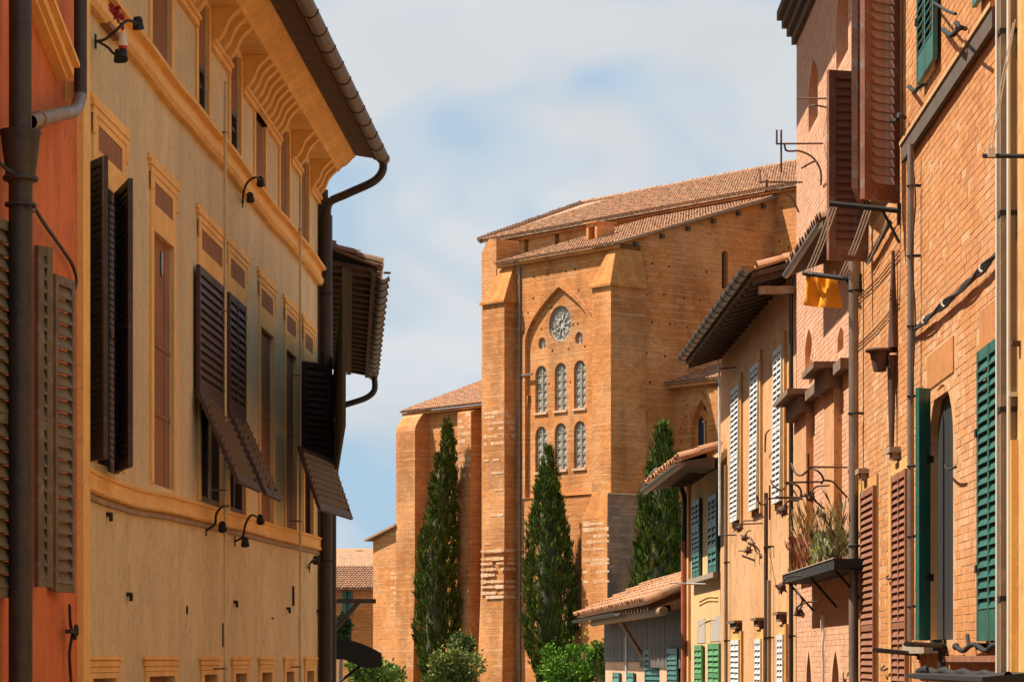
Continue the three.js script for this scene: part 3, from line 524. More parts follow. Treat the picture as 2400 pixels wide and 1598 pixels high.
for (const [pts, lab] of [[[ca(155, 955, 0.2), ca(215, 1050, 0.1), ca(290, 1155, 0.05), ca(335, 1230, 0.05), ca(350, 1290, 0.05), ca(330, 1350, 0.05), ca(305, 1390, 0.05), ca(318, 1460, 0.04), ca(310, 1560, 0.04)], 'twisted black cable drooping from the hopper pipe to the corner'], [[ca(-10, 745, 0.1), ca(30, 780, 0.15), ca(70, 800, 0.2)], 'short twisted black cable left of the hopper pipe'], [[cb(318, 1218, 0.06), cb(322, 1300, 0.06), cb(330, 1350, 0.06), cb(318, 1430, 0.05), cb(325, 1568, 0.05)], 'black cable hanging below the beige shutter at the corner']])
  small('wall_cable', lab, 'cable', Wo, undefined, pts, (g, q) => { mesh('cable', [tube(q, 0.012, 6, true), tube(q.map((v, i) => V(v.x + 0.014 * (i % 2 ? 1 : -1), v.y + 0.012, v.z)), 0.009, 6, true)], M.cable, g); });
small('wall_bracket_iron', 'black iron bracket with curled end at the orange house corner', 'wall iron', Wo, undefined, [cb(290, 1335, 0.04)], (g) => { mesh('iron', [box(0.22, 0.03, 0.04, 0.12, 0, 0.03), new THREE.TorusGeometry(0.035, 0.014, 6, 12).translate(0.25, 0.01, 0.05), new THREE.TorusGeometry(0.025, 0.012, 6, 12).translate(0.2, -0.03, 0.05)], M.iron, g); });

// ================================================================ the dark old house beyond the palazzo
const Wd = new Wall(-2.76, 43.2, -3.62, 58.8);
{
  const b = thing('dark_timber_house', 'dark old house in shade with a deep timber eave beyond the palazzo', 'building', Wd), L = Wd.len;
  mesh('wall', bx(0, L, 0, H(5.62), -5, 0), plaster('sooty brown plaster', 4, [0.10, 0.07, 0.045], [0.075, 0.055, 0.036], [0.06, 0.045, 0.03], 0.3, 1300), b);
  mesh('wall_stub', prismXY([[-0.6, H(5.6)], [0.2, H(5.6)], [0.2, H(6.35)], [-0.1, H(6.55)], [-0.6, H(6.7)]], -1.2, 0.1), M.darkWood, b);
  const ov = 0.78;
  mesh('eave_soffit', profileAlongX([[-1.2, H(6.02)], [ov, H(5.66)], [ov, H(5.6)], [-1.2, H(5.94)]], 0, L), M.darkWood, b);
  for (let u = 0.15; u < L; u += 0.75) mesh('rafter', profileAlongX([[0, H(5.83)], [ov - 0.06, H(5.66)], [ov - 0.06, H(5.55)], [0, H(5.68)]], u - 0.06, u + 0.06), M.darkWood, b);
  for (const d of [0.35, 0.72]) mesh('purlin', bx(0, L, H(5.64) - 0.16 * d + 0.02, H(5.72) - 0.16 * d, d, d + 0.1), M.darkWood, b);
  const rise = 0.36, es = V(0, rise, -1).normalize();
  mesh('roof_deck', profileAlongX([[ov + 0.03, H(5.67)], [ov + 0.03, H(5.7)], [-3.4, H(5.7) + 4.4 * rise], [-3.4, H(5.67) + 4.4 * rise]], -0.1, L), M.tileDark, b);
  tiles(b, V(-0.12, H(5.7), ov + 0.06), V(1, 0, 0), es, L, 3.2, { mats: [0], dark: true });
  mesh('gutter', halfGutter(0, L, H(5.6), ov + 0.1, 0.1), M.copper, b);
  for (let u = 0.5; u < L; u += 0.85) mesh('gutter_band', [ring(u, H(5.6), ov + 0.1, 0.106, 0.009), box(0.02, 0.03, 0.1, u, H(5.66), ov + 0.18)], M.copper, b);
  const gr = { m: M.paleGreen, pitch: 0.07, stile: 0.06 };
  leaf(b, Wd, 'shutter', 772, 0.05, 806, 0.34, H(2.55), H(4.3), { ...gr, m: mat('mossy green-brown louvre wood', [0.06, 0.055, 0.022], 0.7), cols: 1 });
  leaf(b, Wd, 'shutter', 762, 0.05, 790, 0.22, H(2.45), H(4.3), { ...gr, m: M.darkShutter, cols: 1 });
}
{
  const g = thing('swan_neck_downpipe', 'dark swan neck pipe under the far end of the timber eave', 'downpipe', Wd, undefined, V(Wd.len - 0.6, 0, 0.1));
  mesh('pipe', [tube([[0, H(5.52), 0.8], [0, H(5.25), 0.8], [0, H(5.12), 0.68], [0, H(4.98), 0.3], [0, H(4.9), 0]], 0.06, 10, true), capped(V(0, 0, 0), V(0, H(4.92), 0), 0.06, 10)], M.pipeDark, g);
}
small('shop_awning', 'dark rolled canvas awning jutting from the dark house', 'awning', Wd, undefined, [[776, 1510, 0.05]], (g) => {
  const s = []; for (let i = 0; i <= 10; i++) { const t = i / 10; s.push([0.02 + 1.0 * t, 0.12 - 0.3 * t * t]); } for (let i = 10; i >= 0; i--) { const t = i / 10; s.push([0.02 + 1.0 * t, -0.32 - 0.16 * t + 0.05 * Math.sin(t * 7)]); }
  mesh('canvas', profileAlongX(s, 0, 3.2), mat('black-brown canvas', [0.03, 0.024, 0.018], 0.9), g);
  mesh('arm', [capped(V(0.3, -0.9, 0), V(0.3, -0.35, 0.7), 0.025), capped(V(2.8, -0.9, 0), V(2.8, -0.35, 0.7), 0.025)], M.iron, g);
});
small('timber_bracket', 'dark timber bracket with a diagonal strut on the dark house', 'bracket', Wd, undefined, [[770, 1408, 0.0]], (g) => {
  mesh('beam', bx(-0.05, 0.06, -0.05, 0.04, -0.05, 0.95), M.darkWood, g);
  mesh('strut', capped(V(0, -0.72, 0.0), V(0, -0.03, 0.6), 0.045, 6), M.darkWood, g);
  mesh('post', bx(-0.05, 0.06, -1.4, 0.3, -0.02, 0.08), M.darkWood, g);
});

M.churchSoot2 = plaster('grey weathered stone course', 3, [0.30, 0.23, 0.17], [0.24, 0.18, 0.13], [0.2, 0.15, 0.11], 0.1, 1190, 0.3);
// ================================================================ the brick church on the hill
const fx = t => 1.5 + 0.611 * t, fz = t => 210 - 0.792 * t;
const WF = new Wall(fx(-14), fz(-14), fx(14), fz(14));
{
  const ch = thing('brick_church', 'huge orange brick gothic church with buttresses and tall traceried windows', 'church', WF);
  const uE = WF.u(1432, 1.1), uS = uE - 0.6, uBL0 = WF.u(1131, 1.1), uBL1 = WF.u(1182, 1.1), uF0 = uBL0 + 0.3;
  const c0 = WF.toWorld(V(uS, 0, 0)), c1 = WF.toWorld(V(uS, 0, -30));
  const WS = new Wall(c0.x, -c0.z, c1.x, -c1.z), D = WS.u(1815);
  const yEave = WF.y(1159, 617, 0.6), yVerge = WS.y(1768, 466), slope = (WS.y(1768, 466) - WS.y(1470, 553)) / (WS.u(1768) - WS.u(1470));
  const onS = g => g.rotateY(Math.PI / 2).translate(uS, 0, 0);
  const hole = (x, y, s = 0.17) => rect(x - s / 2, x + s / 2, y - s / 2, y + s / 2);
  // --- front with the big pointed recess
  const a0 = WF.u(1233), a1 = WF.u(1392), apex = WF.y(1310, 672), spring = WF.y(1250, 800), abot = WF.y(1240, 1168);
  const arch = archHole(a0, a1, abot, apex, apex - spring, 24);
  const fh = [arch];
  for (const [x, y] of [[830, 680], [905, 668], [1005, 650], [1055, 640], [825, 800], [1075, 755], [795, 880], [765, 990], [790, 1330]]) { const q = WF.p(...cA(x, y)); fh.push(hole(q.x, q.y)); }
  for (const [x, y] of [[1090, 345], [1095, 450], [1062, 545], [1100, 620]]) { const q = WF.p(...cB(x, y)); if (q.x < a0 - 0.2) fh.push(hole(q.x, q.y)); }
  mesh('front_wall', prismXY([[uF0, 0], [uS, 0], [uS, yEave - 0.02], [uF0, yEave - 0.02]], -0.5, 0, fh), M.church, ch);
  const wins = [], lan = [];
  const lp = [[1254.5, 1282], [1300, 1328], [1345, 1372.6]];
  const rows = [[[857, 968], [850, 963], [844, 958]], [[999, 1107], [991, 1102], [986, 1098]]];
  rows.forEach(r => r.forEach(([t, bt], i) => { const q0 = WF.p(lp[i][0], bt, -0.2), q1 = WF.p(lp[i][1], t, -0.2); lan.push([q0.x, q1.x, q0.y, WF.y((lp[i][0] + lp[i][1]) / 2, t, -0.2)]); }));
  lan.forEach(([x0, x1, y0, y1]) => wins.push(archHole(x0, x1, y0, y1, 0, 12)));
  const rose = WF.p(...cA(972, 940, -0.2)), oc = [WF.p(...cA(872, 1050, -0.2)), WF.p(...cA(1076, 1020, -0.2))];
  wins.push(ellipse(rose.x, rose.y, 1.24, 1.28, 32)); oc.forEach(o => wins.push(ellipse(o.x, o.y, 0.42, 0.46, 20)));
  for (const [x, y] of [[870, 970], [925, 850], [1045, 945], [1070, 940], [1110, 1065], [930, 1088], [1022, 1078], [912, 1272], [1030, 1262]]) { const q = WF.p(...cA(x, y, -0.2)); wins.push(hole(q.x, q.y, 0.16)); }
  mesh('recess_wall', prismXY(archHole(a0 - 0.1, a1 + 0.1, abot - 0.1, apex + 0.1, apex - spring, 24), -0.5, -0.2, wins), M.church, ch);
  mesh('wall_core', bx(uF0 + 0.2, uS - 0.2, 0, yEave - 0.3, -3, -1.6), M.interior, ch);
  const am = archHole(a0 - 0.28, a1 + 0.28, abot, apex + 0.42, apex + 0.42 - spring, 24), ai = archHole(a0 + 0.002, a1 - 0.002, abot - 0.5, apex - 0.002, apex - spring, 24);
  mesh('arch_moulding', prismXY([...am], 0.003, 0.1, [arch.map(([x, y]) => [x, Math.max(y, abot + 0.02)])]), M.church, ch);
  // glass with stone and lead tracery
  lan.forEach(([x0, x1, y0, y1]) => {
    const w = part('lancet_window', ch, (x0 + x1) / 2, y0, -0.38), ww = x1 - x0, hh = y1 - y0;
    mesh('glass', bx(-ww / 2 - 0.1, ww / 2 + 0.1, -0.1, hh + 0.1, -0.08, -0.05), M.leadGlass, w);
    const bars = [bx(-0.05, 0.05, 0, hh, -0.05, 0.04)];
    for (let y = 0.45; y < hh; y += 0.55) bars.push(bx(-ww / 2, ww / 2, y - 0.025, y + 0.025, -0.05, 0.02));
    for (let y = 0.2; y < hh - 0.3; y += 0.55) for (const s of [-1, 1]) bars.push(new THREE.TorusGeometry(ww * 0.17, 0.03, 4, 10).translate(s * ww * 0.24, y, 0.0));
    mesh('tracery', bars, M.lead, w);
    mesh('sill', bx(-ww / 2 - 0.08, ww / 2 + 0.08, -0.16, -0.005, 0.0, 0.3), M.lime, w);
  });
  {
    const w = part('rose_window', ch, rose.x, rose.y, -0.38);
    mesh('glass', new THREE.CylinderGeometry(1.4, 1.4, 0.04, 32).rotateX(Math.PI / 2).translate(0, 0, -0.07), M.leadGlass, w);
    const t = [new THREE.TorusGeometry(0.32, 0.05, 5, 20), new THREE.TorusGeometry(1.2, 0.07, 5, 32)];
    for (let i = 0; i < 10; i++) { const a = i / 10 * 2 * Math.PI; t.push(bx(0.3, 0.85, -0.035, 0.035, -0.04, 0.04).rotateZ(a), new THREE.TorusGeometry(0.2, 0.035, 4, 12).translate(0.96 * Math.cos(a + 0.31), 0.96 * Math.sin(a + 0.31), 0)); }
    mesh('tracery', t, M.lead, w);
    oc.forEach(o => { const w2 = part('oculus_window', ch, o.x, o.y, -0.38); mesh('glass', new THREE.CylinderGeometry(0.55, 0.55, 0.04, 20).rotateX(Math.PI / 2).translate(0, 0, -0.05), M.leadGlass, w2); mesh('tracery', [new THREE.TorusGeometry(0.16, 0.03, 4, 12), bx(-0.45, 0.45, -0.025, 0.025, -0.02, 0.03), bx(-0.025, 0.025, -0.45, 0.45, -0.02, 0.03)], M.lead, w2); });
  }
  // --- shaded flank running back to the nave
  const sh = [];
  for (let i = 0; i < 8; i++) for (let j = 0; j < 12; j++) { const x = 2.6 + i * 1.65 + rr(-0.15, 0.15) + (j % 2) * 0.4, y = 10.5 + j * 2.05 + rr(-0.12, 0.12); if (x > D - 0.5 || y > yEave + slope * x - 1.2) continue; const s = WS.p(1701, 630); if (Math.abs(x - s.x) < 0.9 && Math.abs(y - s.y) < 2) continue; if (rnd() < 0.85) sh.push(hole(x, y, 0.18)); }
  const sl0 = WS.p(1694, 676), sl1 = WS.p(1710, 588); sh.push(archHole(sl0.x - 0.06, sl0.x + 0.52, sl0.y, sl1.y, 0, 10));
  mesh('flank_wall', onS(prismXY([[0, 0], [D + 0.2, 0], [D + 0.2, yEave + slope * D], [0, yEave - 0.02]], -0.5, 0, sh)), M.church, ch);
  mesh('slit_glass', onS(bx(sl0.x - 0.2, sl0.x + 0.7, sl0.y - 0.1, sl1.y + 0.1, -0.62, -0.56)), M.glassDark, ch);
  // --- lean-to roof over the choir
  const leanRoof = (u0, u1, d0, y0, d1, y1, tl, over = 0.0) => {
    const run = d0 - d1, L = Math.hypot(run, y1 - y0), es = V(0, (y1 - y0) / L, -run / L);
    mesh('roof_slab', profileAlongX([[d0, y0 - 0.12], [d0, y0], [d1, y1], [d1, y1 - 0.22]], u0, u1), M.tileB, ch);
    tiles(ch, V(u0, y0, d0 + 0.05), V(1, 0, 0), es, u1 - u0, L, { tw: 0.3, tl, mats: [0, 1, 1, 2], flat: 0.5 });
    mesh('eave_course', bx(u0, u1 - 0.05, y0 - 0.34, y0 - 0.13, d0 - 0.5, d0 - 0.16), M.church, ch);
  };
  leanRoof(WF.u(1158, 0.62), uS + 0.45, 0.62, yEave, -D, yEave + slope * (D + 0.62), 0.55);
  for (let x = 1.5; x < D - 1; x += 2.35) mesh('purlin_end', onS(bx(x - 0.13, x + 0.13, yEave + slope * x - 0.5, yEave + slope * x - 0.2, 0.003, 0.3)), M.darkWood, ch);
  mesh('roof_dormer', (() => { const q = WF.p(1390, 549, -3.6); const y = yEave + slope * 4.2; return [bx(q.x - 0.75, q.x - 0.5, y - 0.4, y + 1.25, -5.2, -3.6), bx(q.x + 0.2, q.x + 0.45, y - 0.4, y + 1.25, -5.2, -3.6), bx(q.x - 0.5, q.x + 0.2, y - 0.4, y + 0.15, -5.0, -3.7), bx(q.x - 0.5, q.x + 0.2, y + 1.0, y + 1.25, -5.2, -3.6), bx(q.x - 0.9, q.x + 0.6, y + 1.252, y + 1.34, -5.3, -3.45)]; })(), M.church, ch);
  // --- nave behind: long wall, dark clerestory, great roof
  const e0 = WF.p(1142, 556, -D), e1 = WF.p(1868, 432, -D), yN = (e0.y + e1.y) / 2 - 0.15, uN0 = e0.x + 0.5, uN1 = e1.x + 9;
  const nh = []; for (const [x, y] of [[2130, 290], [2195, 300], [2100, 410], [2170, 380], [2140, 460], [2105, 495], [2185, 485], [2100, 575], [2165, 600], [2235, 520]]) { const q = WF.p(...cA(x, y, -D)); nh.push(hole(q.x, q.y, 0.18)); }
  for (const [x, y] of [[700, 500], [785, 480], [955, 445]]) { const q = WF.p(...cA(x, y, -D)); nh.push(rect(q.x - 0.28, q.x + 0.28, q.y - 0.9, q.y + 0.45)); }
  mesh('nave_wall', prismXY([[uN0, 0], [uN1, 0], [uN1, yN - 0.05], [uN0, yN - 0.05]], -D - 0.5, -D, nh), M.church, ch);
  mesh('nave_core', bx(uN0 + 0.2, uN1, 0, yN - 0.2, -D - 13, -D - 0.7), M.church, ch);
  const r0 = WF.p(1367, 472, -D - 14), r1 = WF.p(1872, 385, -D - 14), yR = (r0.y + r1.y) / 2, run = 14.7, L = Math.hypot(run, yR - yN), es = V(0, (yR - yN) / L, -run / L), wN = uN1 - uN0 + 1.0;
  const hip = r0.x - (uN0 - 0.6);
  const slab = new THREE.BufferGeometry(); {
    const A = V(uN0 - 0.6, yN, -D + 0.7), B = V(uN1, yN, -D + 0.7), C = V(uN1, yR, -D - 14), E = V(r0.x, yR, -D - 14), dn = V(0, -0.25, 0), pts = [A, B, C, E], all = [...pts, ...pts.map(p => p.clone().add(dn))];
    const f = [[0, 1, 2], [0, 2, 3], [5, 4, 7], [5, 7, 6], [4, 5, 1], [4, 1, 0], [7, 4, 0], [7, 0, 3]];
    slab.setAttribute('position', new THREE.Float32BufferAttribute(f.flat().flatMap(i => all[i].toArray()), 3)); slab.computeVertexNormals(); slab.setAttribute('uv', new THREE.Float32BufferAttribute(new Array(f.length * 6).fill(0), 2));
  }
  mesh('nave_roof', slab, M.tileB, ch);
  tiles(ch, V(uN0 - 0.6, yN, -D + 0.78), V(1, 0, 0), es, wN, x => x < hip ? L * x / hip : L, { tw: 0.3, tl: 0.6, mats: [0, 1, 1, 2], flat: 0.5 });
  { const list = []; for (let i = 0; i < 34; i++) { const t = i / 34, p = V(uN0 - 0.6, yN, -D + 0.7).lerp(V(r0.x, yR, -D - 14), t); list.push(new THREE.CylinderGeometry(0.18, 0.21, 0.62, 7).rotateX(Math.PI / 2).rotateY(0.75).translate(p.x, p.y + 0.08 + rr(0, 0.06), p.z)); } for (let u = r0.x; u < uN1; u += 0.55) list.push(new THREE.CylinderGeometry(0.17, 0.2, 0.6, 7).rotateZ(Math.PI / 2).translate(u, yR + 0.07 + rr(0, 0.05), -D - 14)); const m = mesh('ridge_tile', list, M.tileB, ch); m.userData.kind = 'stuff'; }
  mesh('nave_cornice', bx(uN0 - 0.2, uN1, yN - 0.42, yN - 0.26, -D + 0.003, -D + 0.4), M.church, ch);
  // left end pier of the nave with chamfered shoulder
  { const dp = -0.35, x0 = WF.u(1129, dp), x1 = WF.u(1163, dp); mesh('end_pier', prismXY([[x0, 0], [x1, 0], [x1, WF.y(1160, 560, dp)], [WF.u(1146, dp), WF.y(1146, 560, dp)], [x0, WF.y(1129, 592, dp)]], -2.4, dp), M.church, ch); }
  // --- buttresses: shaft, sloping lichened cap, battered foot
  function taper(u0, u1, d0, d1, y0, U0, U1, D0, D1, y1) { // frustum from rectangle at y0 to rectangle at y1
    const P = [[u0, y0, d0], [u1, y0, d0], [u1, y0, d1], [u0, y0, d1], [U0, y1, D0], [U1, y1, D0], [U1, y1, D1], [U0, y1, D1]];
    const f = [[3, 2, 6, 7], [2, 1, 5, 6], [1, 0, 4, 5], [0, 3, 7, 4], [7, 6, 5, 4], [0, 1, 2, 3]], pos = [];
    for (const [a, b, c, d] of f) for (const i of [a, b, c, a, c, d]) pos.push(...P[i]);
    const g = new THREE.BufferGeometry(); g.setAttribute('position', new THREE.Float32BufferAttribute(pos, 3)); g.computeVertexNormals(); g.setAttribute('uv', new THREE.Float32BufferAttribute(new Array(pos.length / 3 * 2).fill(0), 2)); return g;
  }
  function buttress(u0, u1, dF, dB, yCap, yTop, o = {}) {
    const g = part('buttress', ch, 0, 0, 0), b = o.batterY ?? H(8), e = o.batter ?? 0.45, bl = o.left ?? e;
    const capD = o.capD ?? 0.15, cl = o.capLeft ?? (u1 - u0) * 0.3;
    mesh('shaft', [bx(u0, u1, b, yCap, dB, dF), taper(u0 - bl, u1, dB, dF + e, 0, u0, u1, dB, dF, b)], M.church, g);
    mesh('cap', [taper(u0 - 0.12, u1 + 0.12, dB, dF + 0.14, yCap - 0.001, u0 + cl, u1 + (o.capRight ?? 0), dB, capD + 0.05, yTop), bx(u0 - 0.16, u1 + 0.16, yCap - 0.16, yCap - 0.003, dB - 0.0, dF + 0.18)], M.weathering, g);
    mesh('stub', bx(u0 + cl + 0.05, u1 - 0.05 + Math.min(0, o.capRight ?? 0), yTop - 0.05, yTop + (o.stub ?? 0.4), dB, capD), M.church, g);
    return g;
  }
  const yc = WF.y(1160, 706, 1.1), yt = WF.y(1180, 630, 0.4);
  buttress(uBL0, uBL1, 1.1, -0.3, yc, yt, { batter: 0.3, left: 0.55, capLeft: 0.9, capRight: -0.15, stub: 0.15 });
  const bR = buttress(WF.u(1388, 1.1), uE, 1.1, -2.0, yc, WF.y(1420, 585, 0.3), { batter: 0.12, left: 0.2, capLeft: 0.75, capRight: -0.55 });
  { // stepped foot of the right buttress with its weathering
    const u0 = WF.u(1366, 1.35), y1 = WF.y(1390, 1153, 1.3), y0 = WF.y(1390, 1215, 1.3);
    mesh('stepped_foot', [bx(u0, uE + 0.02, 0, y0, 1.0, 1.45)], M.church, bR);
    mesh('foot_weathering', taper(u0, uE + 0.02, 0.9, 1.45, y0, WF.u(1390, 1.1), uE + 0.02, 0.9, 1.12, y1), M.weathering, bR);
    mesh('blackened_facing', [bx(uE + 0.025, uE + 0.06, 0, WF.y(1450, 1157, 1.1), -2.0, 1.44)], M.churchSoot, bR);
    mesh('facing_ledge', bx(uE + 0.02, uE + 0.12, WF.y(1450, 1157, 1.1), WF.y(1450, 1153, 1.1), -2.0, 1.44), M.lime, bR);
  }
  // pale limestone courses between the bricks
  function courses(pxs, ys, d, side, keep = 0.8, hh = 0.24) {
    for (const y0 of ys) {
      const y = WF.y((pxs[0] + pxs[1]) / 2, y0, d), list = [], u0 = WF.u(pxs[0], d), u1 = WF.u(pxs[1], d); let u = u0;
      while (u < u1 - 0.1) { const w = Math.min(rr(0.3, 0.95), u1 - u); if (rnd() < keep) { const h = hh * rr(0.55, 1.2); list.push(bx(u, u + w - 0.03, y - h / 2, y + h / 2, d - 0.05, d + 0.004 + rr(0, 0.01))); } u += w; }
      if (side) { let q = side[0]; while (q > side[1] + 0.1) { const w = Math.min(rr(0.25, 0.6), q - side[1]); if (rnd() < keep * 0.8) list.push(bx(side[2] - 0.05, side[2] + 0.004 + rr(0, 0.01), y - hh / 2, y + hh / 2, q - w + 0.03, q)); q -= w; } }
      list.forEach(g => mesh('limestone_block', g, rnd() < 0.6 ? M.lime : M.limeB, ch));
    }
  }
  const by = a => a.map(v => 900 + 0.4451 * v);
  courses([1127, 1181], by([878, 920, 945, 975, 1005, 1040, 1068, 1100, 1122]), 1.28, [1.2, 0.1, uBL1 + 0.06], 0.9);
  courses([1134, 1181], by([150, 172, 205, 235, 275, 312]), 1.1, [1.05, 0.1, uBL1], 0.75);
  courses([1150, 1180], by([690]), 1.12, null, 0.9, 0.16);
  courses([1367, 1428], by([735, 765, 800, 830, 868, 925, 945, 988, 1040]), 1.45, null, 0.82);
  courses([1134, 1181], by([400, 470, 560, 640, 770, 840]), 1.12, null, 0.35, 0.14);
  courses([1215, 1232], by([870, 905, 950, 1010]), 0.0, null, 0.8, 0.2);
  courses([1392, 1430], by([480, 520]), 1.1, null, 0.5, 0.12);
  for (const y0 of by([640, 700, 735, 790, 850, 905, 960])) { const y = WF.y(1460, y0, 1.1); let q = 1.35; while (q > -1.9) { const w = rr(0.3, 0.9); if (rnd() < 0.55) mesh('limestone_block', bx(uE + 0.03, uE + 0.066 + rr(0, 0.008), y - 0.08, y + rr(0.04, 0.1), q - w + 0.02, q), M.churchSoot2, ch); q -= w; } }
  // --- side chapels, set back
  const dG = -5.15;
  { // left chapel
    const g = part('side_chapel', ch, 0, 0, 0), u0 = WF.u(960, dG), ye = WF.y(1060, 955, dG + 0.5), hs = [];
    for (let i = 0; i < 5; i++) for (let j = 0; j < 9; j++) hs.push(hole(u0 + 1.9 + i * 1.45 + rr(-0.1, 0.1), 9 + j * 1.7 + rr(-0.1, 0.1), 0.16));
    mesh('wall', prismXY([[u0, 0], [uBL0 + 2.5, 0], [uBL0 + 2.5, ye], [u0, ye]], dG - 0.6, dG, hs.filter(h => h[0][0] < uBL0 + 2 && h[2][1] < ye - 0.5)), M.church, g);
    mesh('core', bx(u0 + 0.1, uBL0 + 2.5, 0, ye - 0.2, -D, dG - 0.9), M.church, g);
    leanRoof(u0 - 0.3, uBL0 + 2.3, dG + 0.7, ye + 0.1, dG - 7.5, WF.y(1130, 904, dG - 5.5) + 0.75, 0.5);
    const bt = (p0, p1, dF, capTop, capB) => { const b = part('buttress', ch, 0, 0, 0), a = WF.u(p0, dF), c = WF.u(p1, dF), yb = WF.y(p0, capB, dF), yt2 = WF.y(p0, capTop, dF);
      const pr = []; for (let i = 0; i <= 8; i++) { const t = i / 8; pr.push([lerp(dF, dG + 0.2, Math.pow(t, 1.6)), lerp(yb, yt2, t)]); }
      mesh('shaft', profileAlongX([[dG - 0.2, 0], [dF + 0.25, 0], [dF, H(7)], ...pr, [dG - 0.2, yt2]], a, c), M.church, b); return [a, c]; };
    bt(928, 972, dG + 1.35, 962, 1012);
    mesh('pier_cap', bx(WF.u(960, dG + 0.4), WF.u(985, dG + 0.4), WF.y(970, 968, dG + 0.4), WF.y(970, 958, dG + 0.4), dG - 0.1, dG + 0.55), M.weathering, ch);
    bt(1072, 1104, dG + 0.95, 962, 968);
    courses([1073, 1103], by([160, 195, 225, 262, 300, 345, 395, 430, 480]), dG + 0.95, null, 0.6, 0.3);
    const dl = dG + 1.0; // lower wall further left, with its own little roof
    const lw = part('lower_wall', ch, 0, 0, 0), q0 = WF.p(874, 1268, dl), q1 = WF.p(972, 1250, dl);
    mesh('wall', prismXY([[q0.x, 0], [q1.x + 0.4, 0], [q1.x + 0.4, q0.y + 1.8], [q0.x, q0.y]], dl - 2, dl), M.church, lw);
    const v0 = WF.p(858, 1268, dl + 0.3), v1 = WF.p(930, 1232, dl + 0.3), rf = mesh('roof', box(Math.hypot(v1.x - v0.x, v1.y - v0.y), 0.16, 2.8), M.tileB, lw); rf.position.set((v0.x + v1.x) / 2, (v0.y + v1.y) / 2 + 0.05, dl - 0.9); rf.rotation.z = Math.atan2(v1.y - v0.y, v1.x - v0.x);
    courses([922, 968], by([790, 995, 1015, 1040, 1060, 1085, 1110, 1140, 1165, 1195]), dl + 0.4, null, 0.0);
    courses([915, 968], by([790, 995, 1018, 1045, 1070, 1100, 1130, 1165, 1195]), dl, null, 0.7);
  }
  { // right chapel with a two-light window
    const g = part('side_chapel', ch, 0, 0, 0), u1 = WF.u(1760, dG), ye = WF.y(1640, 893, dG + 0.4);
    const w0 = WF.u(1622, dG), w1 = WF.u(1672, dG), yb = WF.y(1645, 1056, dG), yt2 = WF.y(1645, 936, dG), hs = [archHole(w0, w1, yb, yt2, 2.2, 16)];
    for (const [x, y] of [[1608, 975], [1596, 1003], [1596, 1035], [1604, 1063], [1612, 950]]) { const q = WF.p(x, y, dG); hs.push(hole(q.x, q.y, 0.17)); }
    mesh('wall', prismXY([[uS, 0], [u1, 0], [u1, ye], [uS, ye]], dG - 0.5, dG, hs), M.church, g);
    mesh('core', bx(uS + 0.1, u1, 0, ye - 0.2, -D, dG - 1.2), M.church, g);
    const cx = (w0 + w1) / 2, ww = w1 - w0, l0 = [cx - ww * 0.1 - ww * 0.28, cx - ww * 0.07], l1 = [cx + ww * 0.07, cx + ww * 0.38];
    mesh('window_panel', prismXY(archHole(w0 - 0.05, w1 + 0.05, yb - 0.05, yt2 + 0.05, 2.2, 16), dG - 0.42, dG - 0.3, [archHole(l0[0], l0[1], yb + 0.25, yb + 2.45, 0.5, 10), archHole(l1[0], l1[1], yb + 0.25, yb + 2.45, 0.5, 10), ellipse(cx, yb + 3.0, 0.26, 0.28, 14)]), M.church, g);
    mesh('glass', bx(w0, w1, yb, yt2, dG - 0.55, dG - 0.5), mat('blue leaded glass', [0.03, 0.05, 0.09], 0.2), g);
    mesh('column', [capped(V(cx, yb, dG - 0.22), V(cx, yb + 1.9, dG - 0.22), 0.07, 8), box(0.24, 0.16, 0.24, cx, yb + 1.98, dG - 0.22)], M.lime, g);
    mesh('arch_moulding', prismXY(archHole(w0 - 0.35, w1 + 0.35, yb, yt2 + 0.5, 2.6, 16), dG + 0.003, dG + 0.12, [archHole(w0, w1, yb + 0.01, yt2, 2.2, 16)]), M.church, g);
    mesh('shaft', bx(WF.u(1661, dG + 0.4), WF.u(1690, dG + 0.4), 0, ye - 0.6, dG - 0.1, dG + 0.55), M.church, g);
    leanRoof(uS - 0.1, u1, dG + 0.9, ye + 0.05, dG - 6, ye + 2.3, 0.5);
  }
  // iron downpipe on the front
  const dp = part('downpipe', ch, WF.u(1218, 0.1), 0, 0.1); mesh('pipe', [capped(V(0, 0, 0), V(0, yEave - 0.5, 0), 0.085, 8), bx(0, 1.4, WF.y(1218, 880, 0.1) - 0.07, WF.y(1218, 880, 0.1) + 0.07, -0.06, 0.06)], M.pipeGrey, dp);
}
